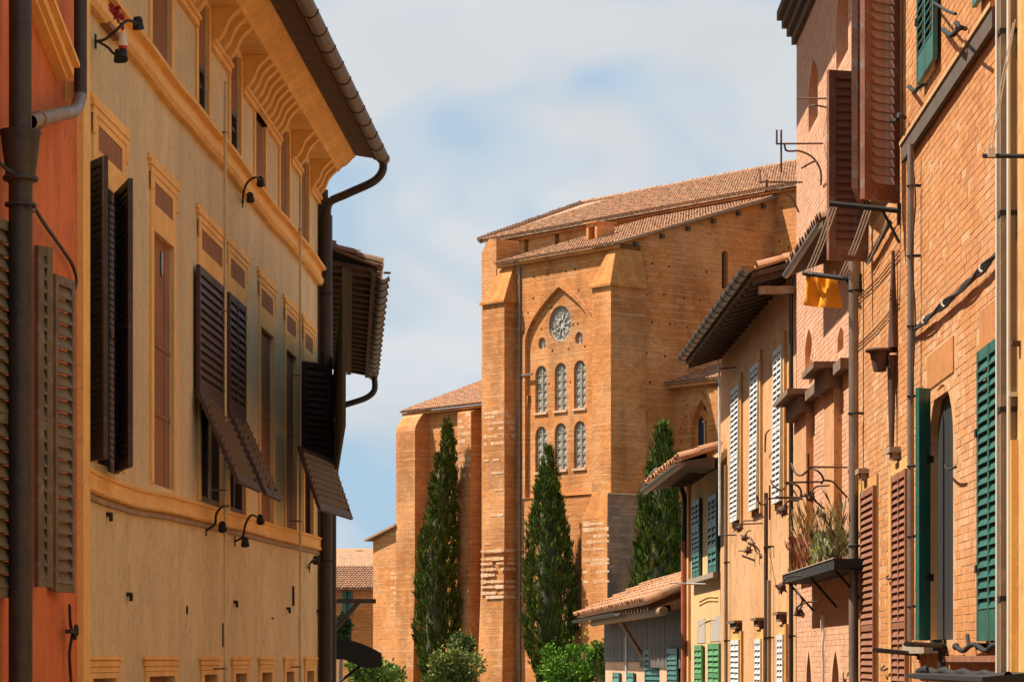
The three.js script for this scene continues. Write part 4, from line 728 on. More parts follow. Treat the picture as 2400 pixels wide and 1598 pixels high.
// ---------------------------------------------------------------- small houses left of the church
{
  const Wh = new Wall(-18, 246, -6, 242);
  const b = thing('brick_cottage', 'low brick house with weathered tiled roof and teal shutters left of the church', 'house', Wh);
  const ye = Wh.y(820, 1372), u0 = -1, u1 = Wh.u(876), wx = Wh.u(803), wx1 = Wh.u(826), wy0 = Wh.y(815, 1442), wy1 = Wh.y(815, 1385);
  mesh('wall', prismXY(rect(u0, u1, 0, ye), -0.4, 0, [rect(wx, wx1, wy0, wy1)]), M.church, b);
  mesh('inner_wall', bx(u0, u1, 0, ye - 0.1, -3, -0.6), M.farWall, b);
  shutter(b, 'shutter', V(wx - 0.02, wy0, 0.06), -0.3, (wx1 - wx) * 0.5, wy1 - wy0, { m: M.paleGreen, pitch: 0.14, stile: 0.1 });
  shutter(b, 'shutter', V(wx + (wx1 - wx) * 0.55, wy0, 0.04), 0, (wx1 - wx) * 0.45, wy1 - wy0, { m: M.paleGreen, pitch: 0.14, stile: 0.1 });
  const es = V(0, 0.42, -1).normalize();
  mesh('roof_deck', profileAlongX([[0.9, ye - 0.35], [0.9, ye - 0.25], [-7, ye - 0.25 + 7.9 * 0.42], [-7, ye - 0.4 + 7.9 * 0.42]], u0, u1 + 0.3), M.tileB, b);
  tiles(b, V(u0, ye - 0.24, 0.95), V(1, 0, 0), es, u1 - u0 + 0.3, 5.2, { tw: 0.26, tl: 0.45, mats: [0, 1, 1] });
}
{
  const Wh = new Wall(-22, 262, -8, 258), b = thing('tiled_house', 'far house with bright orange roof and a small chimney beyond the brick cottage', 'house', Wh);
  const ye = Wh.y(820, 1350), es = V(0, 0.3, -1).normalize(), u1 = Wh.u(900);
  mesh('wall', bx(-2, u1, 0, ye, -8, 0), M.farWall, b);
  mesh('roof_deck', profileAlongX([[0.6, ye], [0.6, ye + 0.1], [-8, ye + 2.7], [-8, ye + 2.5]], -2, u1), M.tileC, b);
  tiles(b, V(-2, ye + 0.1, 0.65), V(1, 0, 0), es, u1 + 2, 7.5, { tw: 0.28, tl: 0.5, mats: [2, 2, 0] });
  const q = Wh.p(842, 1296, -6); mesh('chimney', [bx(q.x - 0.2, q.x + 0.2, ye + 1.2, q.y + 0.12, -6.2, -5.8), bx(q.x - 0.28, q.x + 0.28, q.y + 0.12, q.y + 0.24, -6.28, -5.72)], M.tileDark, b);
}

// ---------------------------------------------------------------- trees: many small leaf faces spread through the crown
function leafMat(name, c, tr = 0.0) { const m = new THREE.MeshPhysicalMaterial({ color: rgb(1, 1, 1), roughness: 1, specularIntensity: 0.15, vertexColors: true, side: THREE.DoubleSide }); m.name = name; return m; }
M.cypress = leafMat('cypress foliage'); M.leaf = leafMat('broad leaf foliage');
function blades(list, m, name, parent) {                    // list: [position, direction, side, length, width, colour]
  const n = list.length, pos = new Float32Array(n * 18), col = new Float32Array(n * 18), nor = new Float32Array(n * 18);
  const a = V(), b = V(), c = V(), d = V(), nn = V();
  list.forEach(([p, dir, side, l, w, k], i) => {
    a.copy(p); c.copy(p).addScaledVector(dir, l); b.copy(p).addScaledVector(dir, l * 0.45).addScaledVector(side, w / 2); d.copy(p).addScaledVector(dir, l * 0.45).addScaledVector(side, -w / 2);
    nn.crossVectors(side, dir).normalize();
    [a, b, c, a, c, d].forEach((v, j) => { const o = i * 18 + j * 3; pos[o] = v.x; pos[o + 1] = v.y; pos[o + 2] = v.z; nor[o] = nn.x; nor[o + 1] = nn.y; nor[o + 2] = nn.z; col[o] = k[0]; col[o + 1] = k[1]; col[o + 2] = k[2]; });
  });
  const g = new THREE.BufferGeometry(); g.setAttribute('position', new THREE.BufferAttribute(pos, 3)); g.setAttribute('normal', new THREE.BufferAttribute(nor, 3)); g.setAttribute('color', new THREE.BufferAttribute(col, 3));
  return mesh(name, g, m, parent, false);
}
const rdir = () => { const z = rr(-1, 1), a = rr(0, 2 * Math.PI), r = Math.sqrt(1 - z * z); return V(r * Math.cos(a), z, r * Math.sin(a)); };
function cypress(label, wall, d, prof, yBase = 0) {         // prof: [pixel row, left, right] from the tip down
  const rows = prof.map(([py, l, r]) => { const c = wall.w((l + r) / 2, py, d), z = wall.depth((l + r) / 2, d); return { y: c.y, x: c.x, z: c.z, r: 0.93 * (r - l) / 2 * z / F }; });
  const last = rows[rows.length - 1]; rows.push({ y: yBase + 0.8, x: last.x, z: last.z, r: last.r * 0.75 });
  const base = V(last.x, yBase, last.z), g = new THREE.Group(); g.name = numbered('cypress_tree'); g.position.copy(base); scene.add(g); tag(g, label, 'tree', 'cypresses in front of the church');
  const at = y => { let k = 0; while (k < rows.length - 2 && rows[k + 1].y > y) k++; const t = clamp((rows[k].y - y) / (rows[k].y - rows[k + 1].y)); return { x: lerp(rows[k].x, rows[k + 1].x, t) - base.x, z: lerp(rows[k].z, rows[k + 1].z, t) - base.z, r: Math.max(0.08, lerp(rows[k].r, rows[k + 1].r, t)) }; };
  const top = rows[0].y, bot = yBase + 0.8, list = [];
  const nC = 1700, up = V(0, 1, 0);
  for (let i = 0; i < nC; i++) {
    let y; for (let k = 0; k < 40; k++) { y = rr(bot, top - 0.1); if (rnd() < Math.pow(at(y).r / 2.2, 0.8) + 0.12) break; }
    const q = at(y), a = rr(0, 2 * Math.PI), lump = 0.62 + 0.72 * fbm3(Math.cos(a) * 2.1 + 9, y * 0.42, Math.sin(a) * 2.1 + 9, 3, 41), rad = q.r * lump * Math.sqrt(rr(0.5, 1.0));
    const out = V(Math.cos(a), 0, Math.sin(a)), c = V(q.x, y - yBase, q.z).addScaledVector(out, rad), tone = rr(0.5, 1.5), warm = rnd() < 0.04 ? 2.2 : rr(0, 1);
    const col = [0.066 * tone * (1 + 0.5 * warm), 0.108 * tone, 0.018 * tone];
    const lean = V(0, 1, 0).addScaledVector(out, rr(0.05, 0.55)).addScaledVector(rdir(), 0.2).normalize(), tall = rr(0.25, 0.8);
    for (let k = 0; k < 18; k++) {
      const dir = lean.clone().addScaledVector(rdir(), 0.4).normalize(), side = new THREE.Vector3().crossVectors(dir, rdir()).normalize();
      list.push([c.clone().addScaledVector(lean, rr(-0.5, 0.5) * tall).addScaledVector(rdir(), rr(0, 0.17)), dir, side, rr(0.2, 0.5), rr(0.05, 0.1), mul(col, rr(0.8, 1.2))]);
    }
  }
  for (let k = 0; k < 60; k++) { const q = rows[0]; list.push([V(q.x - base.x, top - yBase - rr(0.1, 1.4), q.z - base.z).addScaledVector(rdir(), 0.12), V(rr(-0.2, 0.2), 1, rr(-0.2, 0.2)).normalize(), rdir(), rr(0.3, 0.6), 0.1, [0.06, 0.10, 0.026]]); }
  blades(list, M.cypress, 'crown', g);
  const pts = []; for (let i = 0; i <= 24; i++) { const y = lerp(bot, top - 1.2, i / 24), q = at(y); pts.push([q, y]); }
  const core = []; for (let i = 0; i < 24; i++) { const [q, y] = pts[i], [q2, y2] = pts[i + 1]; core.push(new THREE.CylinderGeometry(q2.r * 0.5, q.r * 0.5, y2 - y, 9, 1, true).translate(q.x, (y + y2) / 2 - yBase, q.z)); }
  mesh('blocking_core', core, mat('solid crown core', [0.09, 0.085, 0.045], 0.95), g);  // solid core added inside the crown to block light
  mesh('trunk', new THREE.CylinderGeometry(0.16, 0.26, 3, 9).translate(0, 1.5, 0), M.rawWood, g);
  return g;
}
cypress('tall pointed cypress before the lower left chapel of the church', WF, -2.9, [[982, 1047, 1053], [1030, 1036, 1062], [1080, 1020, 1068], [1130, 1008, 1071], [1200, 1001, 1073], [1260, 988, 1074], [1330, 972, 1076], [1400, 968, 1078], [1470, 968, 1082], [1530, 974, 1070], [1580, 985, 1050]]);
cypress('broad cypress standing right in front of the big church windows', WF, 2.3, [[1053, 1286, 1292], [1090, 1272, 1300], [1140, 1258, 1312], [1180, 1250, 1318], [1240, 1240, 1330], [1300, 1230, 1346], [1360, 1226, 1352], [1420, 1222, 1354], [1480, 1222, 1354], [1540, 1236, 1338], [1585, 1256, 1310]]);
cypress('cypress on the right rising behind the low tiled roof', new Wall(0, 150, 20, 150), 0, [[998, 1550, 1558], [1040, 1536, 1572], [1090, 1524, 1584], [1150, 1512, 1588], [1210, 1500, 1596], [1270, 1490, 1606], [1330, 1482, 1612], [1400, 1470, 1618], [1500, 1470, 1618]]);
function bush(name, label, px, py, depth, rx, ry, n, col, o = {}) {
  const wl = new Wall(-50, depth, 50, depth), c = wl.w(px, py, 0), g = new THREE.Group(); g.name = numbered(name); g.position.set(c.x, 0, c.z); scene.add(g); tag(g, label, o.cat || 'shrub', o.group);
  const s = depth / F, R = rx * s, Q = ry * s, list = [], lobes = [];
  for (let i = 0; i < (o.lobes || 12) * 1.5; i++) lobes.push([V(rr(-0.85, 0.85) * R, c.y + rr(-0.9, 0.62) * Q, rr(-0.6, 0.6) * R), rr(0.16, 0.46) * Math.min(R, Q)]);
  for (let i = 0; i < n; i++) {
    const [p, r] = lobes[Math.floor(rnd() * lobes.length)], dv = rdir(), q = p.clone().addScaledVector(dv, r * Math.cbrt(rr(0.05, 1.0)) * (rnd() < 0.1 ? rr(1, 1.7) : 1)).add(V(0, rnd() < 0.06 ? rr(0, 0.5) * Q : 0, 0)), tone = rr(0.65, 1.35);
    const dir = dv.clone().addScaledVector(rdir(), 0.8).addScaledVector(V(0, 1, 0), 0.25).normalize(), k = o.leaf || 0.2;
    list.push([q, dir, new THREE.Vector3().crossVectors(dir, rdir()).normalize(), rr(0.5, 1.5) * k, rr(0.35, 0.75) * k, mul(col, tone)]);
  }
  blades(list, M.leaf, 'crown', g);
  const br = [tube([[0, 0, 0], [rr(-0.2, 0.2), c.y * 0.5, 0], [0, c.y, 0]], 0.09, 7, true)]; for (const [p] of lobes) br.push(tube([V(0, Math.max(0.5, c.y - Q * 1.1), 0), V(p.x * 0.5, (c.y - Q + p.y) / 2, p.z * 0.5), p], 0.035, 5, true));
  mesh('trunk', br, M.rawWood, g);
  return g;
}
bush('laurel_bush', 'rounded olive-green bush between the two church cypresses', 1062, 1580, 150, 66, 62, 9000, [0.18, 0.195, 0.05], { lobes: 22, leaf: 0.2 });
bush('laurel_bush', 'dark leafy bush rising behind the rounded olive-green bush', 1085, 1520, 170, 32, 36, 2600, [0.12, 0.155, 0.04], { lobes: 10, leaf: 0.2 });
bush('acacia_tree', 'bright green feathery young tree below the broad cypress', 1345, 1560, 140, 74, 58, 6500, [0.14, 0.24, 0.03], { lobes: 20, leaf: 0.2, cat: 'tree' });
bush('acacia_tree', 'thin green sapling against the foot of the right buttress', 1402, 1545, 138, 26, 50, 1500, [0.13, 0.21, 0.03], { lobes: 8, leaf: 0.2, cat: 'tree' });
bush('hedge_shrub', 'green shrub beside the dark awning on the left', 880, 1584, 120, 74, 46, 6500, [0.17, 0.215, 0.045], { lobes: 20, leaf: 0.18 });
bush('hedge_shrub', 'small shrub below the brick cottage window beside the dark house', 798, 1478, 100, 20, 40, 1500, [0.05, 0.08, 0.03], { lobes: 8, leaf: 0.18 });

// ================================================================ brickwork laid brick by brick
function brickwork(b, wall, u0, u1, yTop, skip, o) {
  const g = part('brick_wall', b, 0, 0, 0), bw = o.bw || 0.27, bh = o.bh || 0.064, list = [];
  for (let r = 0, y = H(-0.35); y < H(yTop); y += bh, r++) {
    let x = u0 - (r % 2) * bw * 0.5 - rr(0, 0.06);
    while (x < u1) {
      const w = bw * (rnd() < 0.22 ? 0.52 : rr(0.9, 1.04)), a = Math.max(x, u0), c = Math.min(x + w - 0.008, u1); x += w;
      if (c - a < 0.03) continue;
      const z = -wall.toWorld(V(a, y, 0)).z; if (y - EYE > 1545 * z / F + 0.08) continue;
      if (skip.some(s => c > s[0] && a < s[1] && y + bh > s[2] && y < s[3])) continue;
      list.push([a, c, y, y + bh - 0.008, z]);
    }
  }
  list.sort((p, q) => p[4] - q[4]);
  const boxes = [], cols = []; let n = 0;
  for (const [a, c, y0, y1, z] of list) {
    const t = fbm(a * 0.21 + 3, y0 * 0.21 + 3, 4, 4, 91) + rr(-0.13, 0.13), k = o.mats.length < 5 ? Math.floor(rnd() * o.mats.length) : t > 0.72 ? 3 : t > 0.6 ? 2 : t > 0.48 ? 0 : t > 0.3 ? 1 : 4, out = -0.0015 + rr(-0.001, 0.0015) - (rnd() < (o.lost ?? 0.03) ? 0.012 : 0);
    const q = [(a + c) / 2, (y0 + y1) / 2, out - 0.03];
    if (n++ < 300) { const m = new THREE.Mesh(sharedBox(bw - 0.008, bh - 0.008, 0.06), o.mats[k]); m.name = 'brick'; m.castShadow = m.receiveShadow = true; m.position.set(...q); m.scale.x = (c - a) / (bw - 0.008); m.rotation.z = rr(-0.004, 0.004); g.add(m); }
    else (boxes[k] ??= []).push(box(c - a, y1 - y0, 0.06, ...q));
  }
  boxes.forEach((l, k) => { const m = mesh('bricks', l, o.mats[k], g); m.userData.kind = 'stuff'; });
  return g;
}
const brickMat = (n, a, b, s) => mat(n, 0, 0.92, { map: plaster('x', 1.7, a, b, mul(b, 0.8), 0.1, s, 0.35, 256).map, bumpMap: roughBump, bumpScale: 0.004 });
const warmBricks = [brickMat('apricot brick', [0.561, 0.253, 0.087], [0.506, 0.221, 0.074], 2000), brickMat('orange brick', [0.534, 0.221, 0.066], [0.488, 0.198, 0.057], 2010), brickMat('pale salmon brick', [0.570, 0.276, 0.115], [0.524, 0.248, 0.097], 2020), brickMat('bleached brick', [0.598, 0.327, 0.161], [0.552, 0.285, 0.129], 2030), brickMat('burnt brick', [0.478, 0.202, 0.069], [0.423, 0.170, 0.055], 2040)];
const pinkBricks = [brickMat('pink washed brick', [0.64, 0.34, 0.195], [0.60, 0.305, 0.17], 2050), brickMat('rose washed brick', [0.62, 0.32, 0.18], [0.57, 0.285, 0.155], 2060), brickMat('pale pink brick', [0.67, 0.38, 0.23], [0.62, 0.34, 0.195], 2070)];
M.capital = plaster('dark brown terracotta', 2.1, [0.22, 0.13, 0.075], [0.16, 0.10, 0.06], [0.1, 0.07, 0.05], 0.1, 2083, 0.3);  // one dark brown tone for capitals, ledge and drip hoods
// dark reveal and window behind a hole
function opening(b, u0, u1, y0, y1, d = 0.28, m = M.redBrown) {
  const w = part('window', b, u0, y0, -d), ww = u1 - u0, hh = y1 - y0;
  mesh('pane', bx(0.03, ww - 0.03, 0.03, hh - 0.03, -0.03, -0.02), M.glassDark, w);
  mesh('frame', [bx(0, 0.07, 0, hh, -0.05, 0.02), bx(ww - 0.07, ww, 0, hh, -0.05, 0.02), bx(0.07, ww - 0.07, 0, 0.08, -0.05, 0.02), bx(0.07, ww - 0.07, hh - 0.07, hh, -0.05, 0.02), bx(ww / 2 - 0.04, ww / 2 + 0.04, 0.08, hh - 0.07, -0.05, 0.018)], m, w);
}

// ================================================================ the brick house on the right
const W1 = new Wall(3.13 + 0.0186 * 32.9, 32.9, 3.13 + 0.0186 * 21.1, 21.1);
{
  const b = thing('brick_house', 'sunlit apricot brick house with sea-green and brown louvred shutters', 'building', W1), L = W1.len;
  const win = [
    [W1.u(2106), W1.u(2040), 4.5, 7.0],         // upper brown pair
    [W1.u(2150), W1.u(2190), 6.0, 7.6],
  ];
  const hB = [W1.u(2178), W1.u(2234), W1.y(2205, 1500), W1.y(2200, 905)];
  const hGreen = [W1.u(2300), W1.u(2352), W1.y(2326, 1502), W1.y(2326, 815)];
  const hr1 = [W1.u(2020), W1.u(2052), H(-0.4), W1.y(2036, 1150)], hr2 = [W1.u(2093), W1.u(2128), H(-0.4), W1.y(2110, 1112)];
  const hBr = [W1.u(2040), W1.u(2104), H(4.45), H(7.4)];
  const hUp = [W1.u(2155), W1.u(2192), H(6.0) - 0.1, H(7.4)];
  hUp[2] = W1.y(2172, 192);
  const holes = [hB, hr1, hr2, hBr, hUp].map(h => rect(h[0], h[1], h[2], h[3]));
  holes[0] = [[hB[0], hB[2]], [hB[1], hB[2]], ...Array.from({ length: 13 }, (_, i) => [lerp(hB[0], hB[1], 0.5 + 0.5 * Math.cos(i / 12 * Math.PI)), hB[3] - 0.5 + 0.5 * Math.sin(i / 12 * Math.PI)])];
  mesh('wall', prismXY(rect(0, L, 0, H(7.8)), -0.35, -0.004, holes), M.mortar, b);
  mesh('inner_wall', bx(0, L, 0, H(7.8), -6, -0.5), M.interior, b);
  mesh('roof', profileAlongX([[0.1, H(7.81)], [0.1, H(7.92)], [-6, H(9.6)], [-6, H(7.81)]], 0, L), M.tile, b);
  [hr1, hr2, hBr, hUp].forEach(h => opening(b, h[0], h[1], h[2], h[3], 0.3));
  { const dr = part('dark_opening', b, hB[0], hB[2], -0.07), dw = hB[1] - hB[0], n = 8; for (let i = 0; i < n; i++) mesh('shade_plank', bx(i * dw / n + 0.004, (i + 1) * dw / n - 0.004, 0.01, hB[3] - hB[2] + 0.02, -0.05, rr(-0.006, 0.004)), M.iron, dr); }  // black planks standing in for the unlit depth of the open arch
  // flat plaster edge strips of ochre round the rust shutters, brick everywhere else
  for (const h of [hr1, hr2]) mesh('plaster_jamb', [bx(h[0] - 0.22, h[0] - 0.02, H(-0.4), h[3] + 0.12, 0.002, 0.016), bx(h[1] + 0.02, h[1] + 0.3, H(-0.4), h[3] + 0.12, 0.002, 0.016), bx(h[0] - 0.02, h[1] + 0.02, h[3] + 0.005, h[3] + 0.12, 0.002, 0.016)], M.ochre, b);
  mesh('plaster_jamb', bx(hBr[1] + 0.02, hBr[1] + 0.42, H(4.9), H(7.4), 0.002, 0.018), M.ochre, b);
  const skip = [[hB[0], hB[1], hB[2], hB[3] - 0.12], hr1, hr2, hBr, hUp].map(h => [h[0] - 0.005, h[1] + 0.005, h[2], h[3]]);
  for (const h of [hr1, hr2]) skip.push([h[0] - 0.22, h[1] + 0.3, H(-0.4), h[3] + 0.12]);
  skip.push([hBr[1], hBr[1] + 0.42, H(4.9), H(7.4)]);
  const lint = [[hB[0] - 0.1, hB[1] + 0.1, hB[3] + 0.02, hB[3] + 0.32], [hGreen[0] - 0.05, hGreen[1] + 0.3, hGreen[3] + 0.04, hGreen[3] + 0.34]];
  lint.forEach(l => skip.push(l));
  brickwork(b, W1, 0, L, 7.5, skip, { mats: warmBricks });
  lint.forEach(l => { for (let x = l[0]; x < l[1] - 0.03; x += 0.066) mesh('lintel_brick', bx(x, Math.min(x + 0.056, l[1]), l[2] + 0.005, l[3] - 0.005, -0.05, 0.008), warmBricks[1], b); });
  // stone string course in shadow, drawn as a long dark timber beam
  const t0 = W1.p(...cE(905, 905)), t1 = W1.p(...cE(1475, 130));
  mesh('shadow_string', bx(t0.x, W1.u(2344), (t0.y + t1.y) / 2 - 0.09, (t0.y + t1.y) / 2 + 0.06, 0.012, 0.055), M.darkWood, b);
  mesh('beam_cap', bx(t0.x, W1.u(2344), (t0.y + t1.y) / 2 + 0.062, (t0.y + t1.y) / 2 + 0.1, 0.0, 0.07), M.mortar, b);
  // shutters
  const gr = { m: M.green, pitch: 0.075, stile: 0.075, hinges: [0.25, 0.72], cols: 2, rails: [], bot: 0.24, ms: M.green };
  leaf(b, W1, 'shutter', 2296, 0.05, 2352, 0.055, hGreen[2], hGreen[3], gr);
  leaf(b, W1, 'shutter', 2178, 0.05, 2151, 0.16, hB[2], hB[3], { ...gr, cols: 1, bot: 0.1 });
  leaf(b, W1, 'shutter', 2154, 0.05, 2193, 0.05, hUp[2], hUp[2] + 2.2, gr);
  leaf(b, W1, 'shutter', 2285, 0.05, 2320, 0.05, W1.y(2298, 22), W1.y(2298, 22) + 1.6, { ...gr, m: M.paleGreen, ms: M.paleGreen });
  const br = { m: M.brownPaint, pitch: 0.083, stile: 0.075, rails: [] , bot: 0.16, th: 0.06, slat: 0.56, chord: 1.4, thick: 0.014 };
  leaf(b, W1, 'shutter', 2105, 0.04, 2022, 0.4, W1.y(2080, 455, 0.2), H(7.6), br);
  leaf(b, W1, 'shutter', 2034, 0.04, 1941, 0.46, W1.y(1960, 594, 0.42), W1.y(1960, 142, 0.42), br);
  leaf(b, W1, 'shutter', 2026, 0.04, 2004, 0.3, W1.y(2010, 470, 0.2), H(7.6), { ...br, stile: 0.05 });
  const ru = { m: M.rustShutter, pitch: 0.07, stile: 0.06, rails: [0.5] };
  leaf(b, W1, 'shutter', 2021, 0.03, 2051, 0.035, H(-1.1), W1.y(2036, 1150), { ...ru, cols: 1 });
  leaf(b, W1, 'shutter', 2094, 0.03, 2127, 0.035, H(-1.1), W1.y(2110, 1112), { ...ru, cols: 2 });
  // worn hood stones over the rust shutters
  for (const [x, y] of [[600, 215], [810, 80]]) { const p = W1.p(...cG(x, y)); mesh('hood_stone', [box(0.36, 0.05, 0.12, p.x, p.y + 0.05, 0.05), box(0.26, 0.06, 0.08, p.x, p.y - 0.005, 0.035)], M.stone, b); }
  const s0 = W1.p(...cG(950, 1345)), s1 = W1.p(...cG(1100, 1345)); mesh('sill', bx(s0.x, s1.x, s0.y - 0.05, s0.y + 0.03, 0.002, 0.16), M.stone, b);
  const p0 = W1.p(...cG(1150, 1435)), p1 = W1.p(...cG(1505, 1395)); mesh('sign_board', bx(p0.x, p1.x, p0.y, p1.y, 0.02, 0.06), M.rustShutter, b);
}
{ // slim zinc downpipe with clips
  const p = W1.p(2131, 345, 0.09), y0 = W1.y(2146, 1500, 0.09), g = thing('zinc_downpipe', 'slim grey downpipe on the brick house running past the torch holder', 'downpipe', W1, undefined, V(W1.u(2136, 0.09), 0, 0.09));
  mesh('pipe', capped(V(0, y0, 0), V(-0.02, p.y, 0), 0.03, 10), M.pipeGrey, g);
  for (let y = y0 + 0.3; y < p.y; y += 0.62) mesh('clip', [new THREE.TorusGeometry(0.033, 0.008, 5, 10).rotateX(Math.PI / 2).translate(0, y, 0), bx(-0.01, 0.01, y - 0.012, y + 0.012, -0.085, -0.03)], M.iron, g);
  mesh('twine', tube([[0.05, p.y - 0.1, 0], [0.09, p.y - 0.5, -0.03], [0.05, p.y - 1.0, 0.0], [0.07, p.y - 1.5, -0.03], [0.04, p.y - 2.3, 0]], 0.008, 5, true), M.cable, g);
}
{ // broad square downpipe at the near corner
  const u = W1.u(2368, 0.07), g = thing('square_downpipe', 'broad grey-brown downpipe at the corner of brick and ochre houses', 'downpipe', W1, undefined, V(u, 0, 0.08));
  mesh('pipe', bx(-0.12, 0.13, 0, H(5.2), -0.05, 0.07), M.pipeBeige, g);
  mesh('cable', [capped(V(0.16, 2, 0.02), V(0.15, H(5.2), 0.02), 0.014, 6), capped(V(0.05, 2, 0.085), V(0.04, H(5.2), 0.085), 0.01, 6)], M.cord, g);
  for (const h of [4.3, 3.05, 1.7, 0.4]) mesh('band', bx(-0.13, 0.14, H(h), H(h) + 0.035, -0.055, 0.078), M.iron, g);
}
{ // dark drooping cable bundle
  small('cable_bundle', 'black cable bundle sagging across the brick house', 'cable', W1, undefined, [cF(885, 785, 0.04), cF(980, 705, 0.05), cF(1110, 590, 0.05), cF(1250, 470, 0.05), cF(1360, 360, 0.05), cF(1475, 235, 0.04)], (g, q) => {
    mesh('cable', [tube(q, 0.018, 6, true), tube(q.map((v, i) => V(v.x + 0.02, v.y + (i % 2 ? 0.025 : -0.03), v.z)), 0.012, 6, true), tube(q.map((v, i) => V(v.x, v.y + (i % 2 ? -0.03 : 0.02), v.z + 0.015)), 0.01, 6, true)], M.cable, g);
    for (const k of [1, 2, 4]) mesh('wrap', new THREE.TorusGeometry(0.028, 0.012, 5, 10).rotateY(1).translate(q[k].x, q[k].y, q[k].z), M.cord, g);
  });
}
small('iron_torch_holder', 'rusted iron torch holder with two long spikes on the brick house', 'torch holder', W1, undefined, [cF(680, 900, 0.16)], (g) => {
  mesh('upper_spike', new THREE.CylinderGeometry(0.03, 0.1, 0.92, 4).rotateY(0.78).scale(1, 1, 0.6).translate(0.06, 0.48, -0.12), M.rustIron, g);
  mesh('lower_spike', new THREE.CylinderGeometry(0.09, 0.045, 0.9, 4).rotateY(0.78).scale(1, 1, 0.6).translate(0.03, -0.5, -0.11), M.rustIron, g);
  mesh('ring', new THREE.TorusGeometry(0.12, 0.02, 6, 18).rotateX(Math.PI / 2), M.rustIron, g);
  mesh('cup', new THREE.CylinderGeometry(0.1, 0.06, 0.2, 12, 1, true).translate(0, -0.1, 0), M.rustIron, g);
  mesh('wall_arm', bx(-0.02, 0.02, -0.02, 0.02, -0.16, -0.1), M.rustIron, g);
});
// irons, hooks and rods on the brick house
for (const [pts, r, lab] of [
  [[cE(1130, 180, 0.02), cE(1160, 205, 0.12), cE(1195, 205, 0.16), cE(1220, 170, 0.12), cE(1210, 140, 0.1)], 0.022, 'curled black iron hook below the upper sea-green shutter'],
  [[cE(1195, 205, 0.1), cE(1235, 170, 0.1), cE(1265, 175, 0.02)], 0.02, 'short black iron claw beside the curled hook'],
  [[cE(920, 530, 0.02), cE(960, 555, 0.12), cE(990, 520, 0.12), cE(1020, 520, 0.05)], 0.02, 'black iron shutter stay under the upper sea-green shutter'],
  [[cE(815, 740, 0.1), cE(850, 730, 0.14), cE(860, 700, 0.1), cE(895, 720, 0.03)], 0.02, 'black iron stay against the large brown shutter'],
  [[cE(1060, 10, 0.02), cE(1110, 40, 0.2), cE(1160, 70, 0.26), cE(1205, 85, 0.28)], 0.012, 'thin curved iron rod high on the brick house'],
  [[cG(1115, 140, 0.01), cG(1118, 158, 0.05), cG(1145, 168, 0.08), cG(1185, 152, 0.09)], 0.01, 'thin iron hook beside the tall sea-green leaf'],
  [[cG(745, 862, 0.01), cG(728, 878, 0.04), cG(738, 892, 0.05), cG(760, 885, 0.05)], 0.009, 'small iron hook between the rust-red shutters'],
  [[cG(715, 1460, 0.01), cG(695, 1478, 0.04), cG(710, 1492, 0.05), cG(735, 1480, 0.05)], 0.009, 'small iron hook low between the rust-red shutters'],
]) small('iron_hook', lab, 'iron hook', W1, 'irons on the brick house', pts, (g, q) => { mesh('hook', tube(q, r, 6, true), M.iron, g); });
for (const [a, c, lab] of [[cG(935, 1385, 0.01), cG(650, 1358, 0.62), 'black iron bar standing out below the rust-red shutters'], [cG(1110, 1330, 0.01), cG(858, 1318, 0.5), 'black iron bar standing out under the tall sea-green leaf']])
  small('iron_bar', lab, 'iron bar', W1, 'iron bars on the brick house', [a, c], (g, q) => { mesh('bar', capped(q[0], q[1], 0.022, 8), M.iron, g); mesh('plate', box(0.06, 0.1, 0.02, 0, 0, 0), M.iron, g); });
small('iron_bracket', 'forged black bracket under the sill of the tall sea-green leaf', 'bracket', W1, undefined, [cG(1092, 1345, 0.05), cG(1092, 1500, 0.05)], (g, q) => { mesh('upright', [capped(q[0], q[1], 0.03, 6), box(0.16, 0.05, 0.1, -0.04, 0.0, 0.03), box(0.2, 0.04, 0.08, -0.12, 0.05, 0.03)], M.iron, g); });
for (const [dx, lab] of [[0, 'left of the pair of wavy black iron birds above the rusty board'], [150, 'right of the pair of wavy black iron birds above the rusty board']])
  small('iron_bird', lab, 'ornament', W1, 'wavy iron ornaments', [cG(1185 + dx, 1335, 0.06), cG(1215 + dx, 1358, 0.06), cG(1240 + dx, 1362, 0.06), cG(1270 + dx, 1335, 0.06), cG(1300 + dx, 1322, 0.06), cG(1330 + dx, 1330, 0.06)], (g, q) => { mesh('body', [tube(q, 0.02, 6, true), new THREE.SphereGeometry(0.03, 8, 6).translate(q[0].x, q[0].y, q[0].z), capped(q[3], V(q[3].x - 0.08, q[3].y + 0.09, q[3].z), 0.016, 6), bx(q[5].x - 0.02, q[5].x + 0.02, q[5].y - 0.02, q[5].y + 0.02, -0.07, 0.02)], M.iron, g); });
small('black_awning', 'long black awning low on the brick house', 'lamp', W1, undefined, [cG(940, 1490, 0.3), cG(1530, 1540, 0.25)], (g, q) => {  // the black awning, drawn as a wavy arm with a sloping sheet
  const n = 9, pts = []; for (let i = 0; i <= n; i++) pts.push(q[0].clone().lerp(q[1], i / n).add(V(0, (i % 2 ? 0.012 : -0.012), 0)));
  mesh('arm', tube(pts, 0.03, 8, true), M.iron, g); mesh('shade', profileAlongX([[-0.2, -0.1], [0.12, -0.06], [0.12, -0.03], [-0.2, 0.0]], 0.1, q[1].x), M.iron, g);
});
